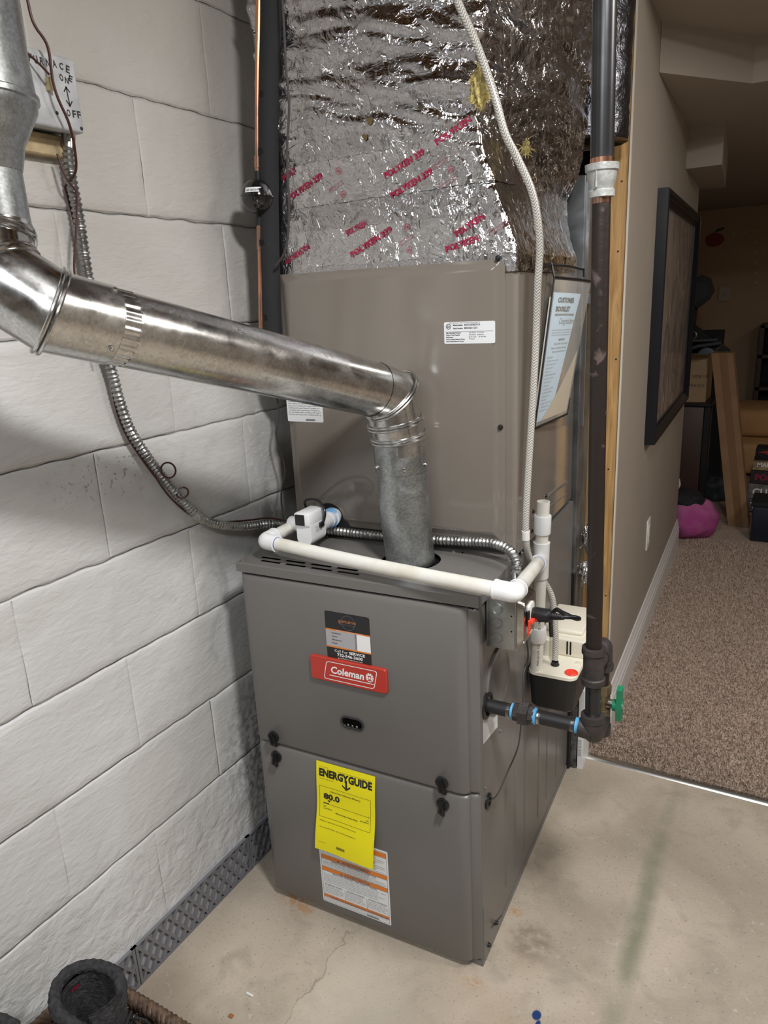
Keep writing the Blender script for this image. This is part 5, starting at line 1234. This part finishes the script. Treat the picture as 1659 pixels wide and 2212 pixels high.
put_text(m, 'Congratulations', .26, .69, .040, fq, width=.44, mi=1, shear=.3)
for k in range(3): put_text(m, LOR[k*30:k*30+46], .12, .645-k*.017, .009, fq, width=.50, mi=1)
put_text(m, 'IMPORTANT', .32, .575, .012, fq, width=.16, bold=.03); put_text(m, 'Product Warranty Information', .22, .548, .012, fq, width=.36); put_text(m, 'Please complete and keep', .16, .520, .012, fq, width=.40); put_text(m, 'these records with the unit', .20, .495, .012, fq, width=.36)
for k in range(16): put_text(m, LOR[k*7:k*7+20+(k*5) % 12], .10, .46-k*.024, .010, fq, width=.14+.05*((k*3) % 4), mi=0 if k % 5 == 0 else 1)
bk.part('lettering', m, [m_ink, m_grayink], parent=cov, smooth=0)

# ------------------------------------------------------------------ hall: outlet, picture
ol = T('wall_outlet', 'white wall outlet low on the hall partition', 'outlet', (WA, 1.70, .40))
m = M(); m.rbox(WA, WA+.006, 1.645, 1.720, .385, .505, .003, 2); pp = ol.part('cover_plate', m, m_trim)
m = M(); m.rbox(WA+.004, WA+.0078, 1.664, 1.701, .410, .480, .002, 2); ol.part('receptacle', m, m_white)
for z in (.425, .462):
    for y in (1.676, 1.688):
        m = M(); m.box(WA+.0077, WA+.0080, y, y+.0022, z, z+.008); ol.part('slot', m, m_ink)
pf_ = T('picture_frame', 'large black framed picture behind glass on the hall wall', 'picture', (WA, 2.0, .84))
fy0, fy1, fz0, fz1 = 1.46, 2.62, .835, 1.652
def fbar(p0, p1, ax_y):
    prof = [(0, 0), (.032, 0), (.036, .004), (.034, .014), (.027, .022), (.029, .029), (.021, .038), (.017, .046), (.0, .046)]
    m = M()
    if ax_y:   # runs along b; inward is +-z
        s = 1 if p0 == 'bottom' else -1; zb = fz0 if s > 0 else fz1
        n_ = len(prof); vs = [(WA+.001+x, fy0+y, zb+s*y) for x, y in prof]+[(WA+.001+x, fy1-y, zb+s*y) for x, y in prof]
    else:
        s = 1 if p0 == 'near' else -1; yb = fy0 if s > 0 else fy1
        n_ = len(prof); vs = [(WA+.001+x, yb+s*y, fz0+y) for x, y in prof]+[(WA+.001+x, yb+s*y, fz1-y) for x, y in prof]
    m.add(vs, [(i, (i+1) % n_, n_+(i+1) % n_, n_+i) for i in range(n_)]+[tuple(range(n_)), tuple(range(n_, 2*n_))]); return m
for k, ay in (('bottom', 1), ('top', 1), ('near', 0), ('far', 0)): pf_.part('frame_bar', fbar(k, 0, ay), m_frame, smooth=15)
def pic():
    m = mat('dim_picture_print', (.3, .2, .12), .5); n = NT(m); tc = n.n('TexCoord'); P = tc.outputs['Object']
    mp = n.n('Mapping'); mp.inputs['Scale'].default_value = (1, 2.4, 1.2); n.l(P, mp.inputs[0])
    b = n.mix(n.rng(n.noise(mp.outputs[0], 3.5, 5, 1.5), .42, .58), (.30, .21, .12), (.10, .05, .04))
    b = n.mix(n.rng(n.noise(mp.outputs[0], 8, 5, 2.), .58, .66), b, (.50, .40, .26)); n.l(b, n.b.inputs['Base Color']); return m
m = M(); m.box(WA+.004, WA+.010, fy0+.04, fy1-.04, fz0+.04, fz1-.04); pf_.part('print', m, pic())
m = M(); m.box(WA+.014, WA+.016, fy0+.04, fy1-.04, fz0+.04, fz1-.04); pf_.part('glass_pane', m, m_glass)

# ------------------------------------------------------------------ far room
lc = T('long_carton', 'long narrow cardboard box leaning upright in the far room', 'box', (.85, 3.62, 0), 'W')
m = M()
def sheared(x0, x1, y0, y1, zt, sx, sy, m, z0=.012):
    vs = [(x+(sx if z else 0), y+(sy if z else 0), zt if z else z0) for z in (0, 1) for y in (y0, y1) for x in (x0, x1)]
    return m.add(vs, [(0, 2, 3, 1), (4, 5, 7, 6), (0, 1, 5, 4), (2, 6, 7, 3), (0, 4, 6, 2), (1, 3, 7, 5)])
sheared(.795, .905, 3.55, 3.66, .985, -.165, .06, m); lb = lc.part('carton_body', m, m_card, smooth=0)
m = M(); sheared(.835, .875, 3.5485, 3.549, .985, -.165, .06, m); lc.part('tape_seam', m, mat('brown_tape', (.20, .11, .05), .25), parent=lb, smooth=0)
ob = T('open_carton', 'open cardboard box with raised flap on the dark cabinet', 'box', (.5, 3.9, .68), 'W')
m = M(); m.rbox(.36, .61, 3.68, 3.95, .70, .955, .002, 1); o1 = ob.part('carton_body', m, m_card2)
m = M(); m.add([(.36, 3.68, .957), (.61, 3.68, .957), (.615, 3.55, .985), (.36, 3.55, .985)], [(0, 1, 2, 3)]); m.add([(.61, 3.68, .957), (.61, 3.95, .957), (.655, 3.95, 1.01), (.655, 3.74, 1.01)], [(0, 1, 2, 3)]); ob.part('flap', m, m_card2, smooth=0)
m = M(); put_text(m, 'THIS SIDE UP', .47, .84, .018, lambda x, y: (x, 3.6792, y)); put_text(m, 'FRAGILE', .52, .79, .015, lambda x, y: (x, 3.6792, y)); ob.part('lettering', m, m_ink, parent=o1, smooth=0)
ct = T('dark_cabinet', 'tall dark reddish wooden cabinet under the open cardboard box', 'cabinet', (.5, 3.8, 0), 'W')
m = M(); m.rbox(.25, .610, 3.66, 4.0, .02, .68, .006, 2); ct.part('cabinet_body', m, m_darkwood)
m = M(); m.rbox(.23, .650, 3.64, 4.02, .68, .70, .003, 1); ct.part('cabinet_top', m, m_black)
m = M(); m.rbox(.610, .650, 3.655, 3.70, .02, .68, .004, 1); ct.part('corner_post', m, m_black)
so = T('tan_couch', 'low tan upholstered couch along the far wall', 'couch', (1.0, 5.0, 0), 'W')
m = M(); m.rbox(.45, 2.1, 4.75, 5.5, .04, .26, .04, 3); so.part('seat_base', m, m_tan)
m = M(); m.rbox(.45, 2.1, 5.0, 5.6, .26, .46, .06, 3); so.part('seat_cushion', m, m_tan)
bc_ = T('low_shelf', 'dark low bookcase against the far wall', 'shelf', (1.0, 5.9, 0), 'W')
for x in (.75, 1.15, 1.55):
    m = M(); m.box(x, x+.03, 5.85, 6.18, 0, 1.02); bc_.part('upright', m, m_darkwood)
for z in (.03, .5, .76, 1.0):
    m = M(); m.box(.75, 1.58, 5.85, 6.18, z, z+.025); bc_.part('shelf_board', m, m_darkwood)
m = M(); m.box(.75, 1.58, 6.16, 6.185, 0, 1.02); bc_.part('back_panel', m, m_blackmat)
# exercise machine silhouette
em = T('exercise_machine', 'black angular exercise machine with hexagonal head and steel arms', 'exercise machine', (.45, 4.5, 0), 'W')
def plate2(poly, y0, y1, name, mt, hole=None):
    m = M(); m.prism(poly, lambda a, b, c: (a, c, b), y0, y1); return em.part(name, m, mt, smooth=0)
plate2([(.34, 1.36), (.44, 1.42), (.495, 1.395), (.525, 1.315), (.50, 1.26), (.43, 1.205), (.36, 1.16), (.33, 1.2)], 4.50, 4.56, 'head_panel', m_black)
plate2([(.37, 1.345), (.435, 1.375), (.475, 1.36), (.497, 1.305), (.478, 1.275), (.42, 1.235), (.37, 1.25)], 4.492, 4.50, 'inner_panel', mat('slate_panel', (.02, .025, .03), .4))
plate2([(.40, 1.215), (.43, 1.21), (.42, 1.08), (.36, 1.08)], 4.50, 4.56, 'neck', m_black)
plate2([(.33, 1.16), (.40, 1.11), (.60, .965), (.645, .93), (.645, .72), (.58, .72), (.57, .90), (.33, 1.06)], 4.50, 4.58, 'frame_beam', m_black)
m = M(); m.box(.30, .60, 4.58, 4.62, .70, 1.06); em.part('rear_panel', m, m_blackmat)
m = M(); m.tube([(.36, 4.44, .99), (.43, 4.43, 1.00), (.58, 4.42, 1.005)], .010, 10); m.tube([(.36, 4.44, .93), (.46, 4.43, .965), (.60, 4.42, .985)], .012, 10); em.part('steel_arm', m, mat('grey_arm', (.16, .18, .2), .35, .6))
m = M(); m.torus((.42, 4.44, 1.035), (.2, 1, 0), .025, .007, 20, 8); em.part('hand_grip', m, m_lead)
m = M(); m.lathe((.515, 4.44, .90), (0, -1, 0), [(0, .055), (.01, .055), (.014, .045), (.014, .03)], 24); em.part('weight_disc', m, mat('slate_blue', (.10, .13, .17), .5))
m = M(); m.rbox(.34, .66, 4.45, 4.75, 0.012, .72, .01, 1); em.part('stand', m, m_blackmat)
# wall decals and switch plate on the far wall
m = M(); m.prism([(.385, 1.218), (.480, 1.205), (.484, 1.322), (.389, 1.335)], lambda a, b, c: (a, c, b), 6.186, 6.1995); sp1 = T('light_switch', 'almond light switch plate on the far tan wall', 'switch', (.43, 6.2, 1.27), 'W'); sp1.part('cover_plate', m, m_wall)
m = M(); m.rbox(.430, .438, 6.175, 6.187, 1.262, 1.28, .002, 1); sp1.part('toggle', m, m_wall)
fd = T('fruit_decal', 'flat red fruit decal with green leaf on the far wall', 'decal', (.32, 6.2, 1.73), 'W')
m = M(); m.prism([(.318+.075*math.cos(t)*(1+.05*math.cos(3*t)), 1.715+.055*math.sin(t)) for t in [2*math.pi*k/24 for k in range(24)]], lambda a, b, c: (a, c, b), 6.197, 6.1995); fd.part('fruit', m, mat('decal_red', (.22, .025, .015), .6), smooth=0)
m = M(); m.prism([(.31, 1.77), (.33, 1.80), (.375, 1.812), (.395, 1.80), (.365, 1.785), (.33, 1.775)], lambda a, b, c: (a, c, b), 6.197, 6.1995); fd.part('leaf', m, mat('decal_green', (.03, .06, .03), .6), smooth=0)
for i, (x, z) in enumerate(((.455, 1.745), (.535, 1.748), (.612, 1.745), (.625, 1.665), (.635, 1.585), (.642, 1.505), (.650, 1.425), (.657, 1.345))):
    m = M(); m.box(x, x+.017, 6.1975, 6.1995, z, z+.017)
    solo('dot_decal', m, mat('decal_cream', (.50, .40, .28), .7) if i == 0 else bpy.data.materials['decal_cream'], 'small cream square wall decal, '+('top row, beside the red fruit', 'middle of the top row', 'right end of the top row', 'first below the top row', 'second below the top row', 'third below the top row', 'fourth below the top row', 'lowest of the dotted row')[i], 'decal', (x, 6.198, z), 'W', 'dotted row of square wall decals')
# stacked games, black tote, plush, hassock
for i, (z0_, z1_, c_, s_, lb_) in enumerate(((.02, .10, (.10, .10, .11), 'WORD', 'grey game box at the bottom of the far room stack'), (.102, .19, (.16, .15, .14), 'CLUE', 'patterned game box second from the bottom of the stack'), (.192, .27, (.03, .02, .025), 'POLICE', 'black game box with red lettering in the stack'), (.272, .325, (.34, .25, .14), 'MAP', 'tan picture game box near the top of the stack'))):
    m = M(); m.rbox(.86+.006*i, 1.10, 3.86+.01*i, 4.10, z0_, z1_, .002, 1); g_ = T('game_box', lb_, 'box', (.97, 3.98, z0_), 'W', 'stack of game boxes'); b__ = g_.part('carton', m, mat('game_print_%d' % i, c_, .5, var=.3, vscale=40))
    m = M(); put_text(m, s_, .885+.006*i, z0_+.022, (z1_-z0_)*.45, lambda x, y: (x, 3.8595+.01*i, y), bold=.03); g_.part('lettering', m, m_crim if i == 2 else m_label, parent=b__, smooth=0)
m = M(); m.rbox(.885, 1.05, 3.92, 4.06, .326, .40, .012, 2); tg = T('dark_bag', 'black bag with a red flap on the stacked game boxes', 'bag', (.97, 4, .33), 'W'); tg.part('bag_body', m, m_blackmat)
m = M(); m.prism([(.895, .375), (.97, .392), (1.0, .39), (1.0, .345), (.965, .345), (.945, .37)], lambda a, b, c: (a, c, b), 3.912, 3.919); tg.part('red_flap', m, mat('deep_red_cloth', (.35, .02, .02), .7), smooth=0)
m = M(); m.rbox(.925, 1.35, 3.30, 3.50, .012, .205, .01, 2); tb = T('black_tote', 'black lidded storage tote at the edge of the far room', 'tote', (1.1, 3.4, 0), 'W'); tb.part('tub', m, mat('dark_blue_plastic', (.012, .016, .03), .4))
m = M(); m.rbox(.915, 1.36, 3.29, 3.51, .205, .232, .006, 2); tb.part('lid', m, m_blackmat)
ps = T('plush_cushion', 'round pink plush cushion with black and white top on the carpet', 'cushion', (.60, 3.35, 0), 'W')
def ell(c, r, seed, k=.05, sq=0):
    m = M()
    def fn(u, v):
        a = 2*math.pi*u; p_ = math.pi*(v-.5); d = Vector((math.cos(a)*math.cos(p_), math.sin(a)*math.cos(p_), math.sin(p_)))
        kk_ = 1+k*noise.noise(d*2+Vector((seed, 0, 0)))
        return (c[0]+d.x*r[0]*kk_, c[1]+d.y*r[1]*kk_, max(.012, c[2]+d.z*r[2]*kk_))
    return m.grid(fn, 32, 20)
ps.part('pink_body', ell((.620, 3.28, .118), (.145, .13, .118), 3, .15), m_pink, smooth=180)
ps.part('black_band', ell((.585, 3.27, .225), (.105, .08, .055), 5, .2), m_blackmat, smooth=180)
ps.part('white_ball', ell((.520, 3.24, .315), (.045, .04, .05), 6), m_trim, smooth=180)
gb = ell((.70, 4.15, .06), (.13, .10, .10), 8, .3); solo('grey_bag', gb, mat('grey_nylon', (.04, .05, .055), .6), 'slumped dark grey bag on the carpet behind the leaning box', 'bag', (.70, 4.15, 0), 'W', smooth=180)

# ------------------------------------------------------------------ boots in a wicker basket
def rope(path, R_, mats, name, th, strands=3, pitch=.035, closed=True):
    P = path; m = M()
    for s in range(strands):
        Q = []
        L = 0
        for i, p_ in enumerate(P):
            t_ = (P[(i+1) % len(P)]-P[i-1]).normalized(); e1 = t_.cross(Vector((0, 0, 1))).normalized(); e2 = t_.cross(e1)
            if i: L += (P[i]-P[i-1]).length
            a = 2*math.pi*(L/pitch+s/strands); Q.append(p_+(e1*math.cos(a)+e2*math.sin(a))*R_*.55)
        m.tube(Q, R_*.62, 8, False, closed=closed)
    return th.part(name, m, mats, smooth=60)
bk_ = T('wicker_basket', 'dark brown woven wicker basket holding boots by the block wall', 'basket', (.17, -.52, 0), 'W')
def bring(k, z, n=140): return [Vector((x, y, z)) for x, y in rrect(.236, -.548, .212*k, .292*k, .09, n=34)]
rp = bring(1., .145); rp = resample(rp+[rp[0]], .006)
rope(rp, .0125, m_wicker, 'woven_rim', bk_)
m = M(); K = 15; P_ = [bring(.84+.16*(k/K), .006+.132*k/K) for k in range(K+1)]
P_ = [resample(p_+[p_[0]], .012)[:120] for p_ in P_]
for k in range(K+1):
    q = P_[k]; nn_ = len(q); m.tube([q[i]+(q[i]-Vector((.236, -.548, q[i].z))).normalized()*.003*(1 if (i+k) % 2 else -1) for i in range(nn_)], .0048, 7, False, closed=True)
bk_.part('woven_wall', m, m_wicker, smooth=60)
m = M(); m.prism([(p_.x, p_.y) for p_ in bring(.84, 0)], lambda a, b, c: (a, b, c), .001, .008); bk_.part('bottom', m, m_wicker)
def dipz(a, z, zt): return z-.042*max(0, math.cos(a))**3*max(0, min(1, (z-.15)/(zt-.15)))
def boot(name, label, c, head, zt, group, seed, lace=True, k_=1.):
    """lace-up winter boot; c = shaft centre, head = toe direction (rad)"""
    b = T(name, label, 'boot', (c[0], c[1], .01), 'W', group); ch, sh = math.cos(head), math.sin(head)
    def X(x, y, z): x *= k_; y *= k_; return (c[0]+x*ch-y*sh, c[1]+x*sh+y*ch, z)
    # upper: rings from sole to collar, x forward
    rings = [(.012, .075, .150, .046), (.03, .078, .152, .050), (.06, .070, .146, .049), (.085, .050, .115, .046), (.11, .020, .076, .043), (.14, .004, .055, .041), (.18, -.002, .050, .041), (.22, -.004, .051, .043), (zt-.012, -.006, .053, .045), (zt, -.006, .055, .046)]
    m = M(); n_ = 40; vs = []
    for z, xc, rx, ry in rings:
        for j in range(n_):
            a = 2*math.pi*j/n_; k = 1+.03*noise.noise(Vector((math.cos(a)*2, math.sin(a)*2, z*20+seed))); vs.append(X(xc+rx*math.cos(a)*k, ry*math.sin(a)*k*(1 if z > .1 else 1-.15*max(0, math.cos(a))), dipz(a, z, zt)))
    N_ = len(rings); fs_ = [(r*n_+j, r*n_+(j+1) % n_, (r+1)*n_+(j+1) % n_, (r+1)*n_+j) for r in range(N_-1) for j in range(n_)]
    # inner lining down into the shaft
    for z, kq in ((zt-.004, .80), (zt-.05, .72), (zt-.11, .62)):
        for j in range(n_): a = 2*math.pi*j/n_; vs.append(X(-.006+.053*kq*math.cos(a), .045*kq*math.sin(a), dipz(a, z, zt)))
    m.add(vs, fs_); u1 = b.part('upper', m, m_suede, smooth=60)
    m = M(); m.add(vs[N_*n_:], [(r*n_+j, (r+1)*n_+j, (r+1)*n_+(j+1) % n_, r*n_+(j+1) % n_) for r in range(2) for j in range(n_)]+[tuple(range(2*n_, 3*n_))]); b.part('lining', m, m_fleece)
    m = M(); m.add([X(.075+.155*math.cos(2*math.pi*j/40)*(1 if math.cos(2*math.pi*j/40) > 0 else .95), .053*math.sin(2*math.pi*j/40), z) for z in (.0085, .030) for j in range(40)], [(j, (j+1) % 40, 40+(j+1) % 40, 40+j) for j in range(40)]+[tuple(range(40))[::-1], tuple(range(40, 80))]); b.part('sole', m, m_black)
    # fleece collar: fat curly roll with a gap at the front
    Q = []
    for j in range(61):
        a = math.radians(24+ (360-48)*j/60); Q.append(Vector(X(-.006+.0500*math.cos(a), .0415*math.sin(a), dipz(a, zt, zt)+.002+.004*math.sin(a*2+seed))))
    m = M(); m.tube(resample(Q, .003), .0100, 18, True, 0, lambda i, a: 1+.30*noise.noise(Vector((math.cos(a)*2.2, math.sin(a)*2.2, i*.45+seed)))); b.part('fleece_collar', m, m_fleece, smooth=180)
    m = M(); m.grid(lambda u, v: X(.040+.012*math.cos((u-.5)*2)+.028*(1-v)**2+.004*math.sin(v*9), (u-.5)*.050, .10+(zt+.022-.10)*v), 10, 12); m.grid(lambda u, v: X(.034+.012*math.cos((u-.5)*2)+.028*(1-v)**2+.004*math.sin(v*9), (.5-u)*.050, .10+(zt+.022-.10)*v), 10, 12); b.part('tongue', m, m_fleece if lace else m_suede, smooth=180)
    if lace:
        for k in range(6):
            z = .115+k*(zt-.135)/6; x = .050+.062*max(0, (.15-z)/.05)*.6+.006
            pts = [X(x-.006, -.030, z), X(x+.004, -.012, z+.006), X(x+.006, .0, z+.010), X(x+.004, .012, z+.014), X(x-.006, .030, z+.019)]
            m = M(); m.tube(cr(pts, 5), .0021, 8); pts = [X(x-.006, .030, z), X(x+.005, .012, z+.006), X(x+.0075, .0, z+.010), X(x+.005, -.012, z+.014), X(x-.006, -.030, z+.019)]; m.tube(cr(pts, 5), .0021, 8); b.part('lace', m, mat('lace_%s_%d' % (name, k), (.03, .03, .033), .7, var=.4, vscale=300) if k == 0 else m_blackmat)
            for s_ in (-1, 1):
                m = M(); m.torus(X(x-.005, s_*.032, z+.002), (ch, sh, .2), .0042, .0014, 14, 6); b.part('eyelet', m, m_black)
        m = M(); m.tube(cr([X(.058, .028, zt-.03), X(.070, .040, zt-.045), X(.085, .050, zt-.09), X(.105, .052, zt-.14)], 6), .0021, 8); b.part('loose_lace', m, m_blackmat)
        m = M(); m.grid(lambda u, v: X(-.006-.0405*math.cos((u-.5)*.45), .035*math.sin((u-.5)*.45)*1., zt-.026+.012*v), 4, 2); b.part('size_tag', m, m_ink)
        m = M(); put_text(m, 'SIZE', 0, 0, .0055, lambda x, y: X(-.006-.0395, .006-x, zt-.023+y), width=.012, bold=.02); b.part('tag_lettering', m, m_crim, smooth=0)
    return b
boot('winter_boot', 'black fleece-lined lace-up boot with its open top beside the wall', (.178, -.358), -.15, .285, 'boots in the basket', 1, k_=1.16)
boot('winter_boot', 'black smooth boot shaft in the bottom left corner of the basket', (.098, -.492), -.45, .262, 'boots in the basket', 7, lace=False, k_=1.1)

# small litter on the slab
m = M(); m.rbox(.222, .240, -.0625, -.0575, .0003, .0035, .001, 1); solo('chalk_stub', m, m_trim, 'tiny white chip on the concrete near the basket', 'chip', (.231, -.06, 0), 'W')
m = M(); m.rbox(.222, .232, -.118, -.110, .0003, .003, .001, 1); solo('rust_chip', m, mat('rust_flake', (.30, .12, .04), .9), 'tiny rusty chip on the concrete by the basket', 'chip', (.227, -.114, 0), 'W')
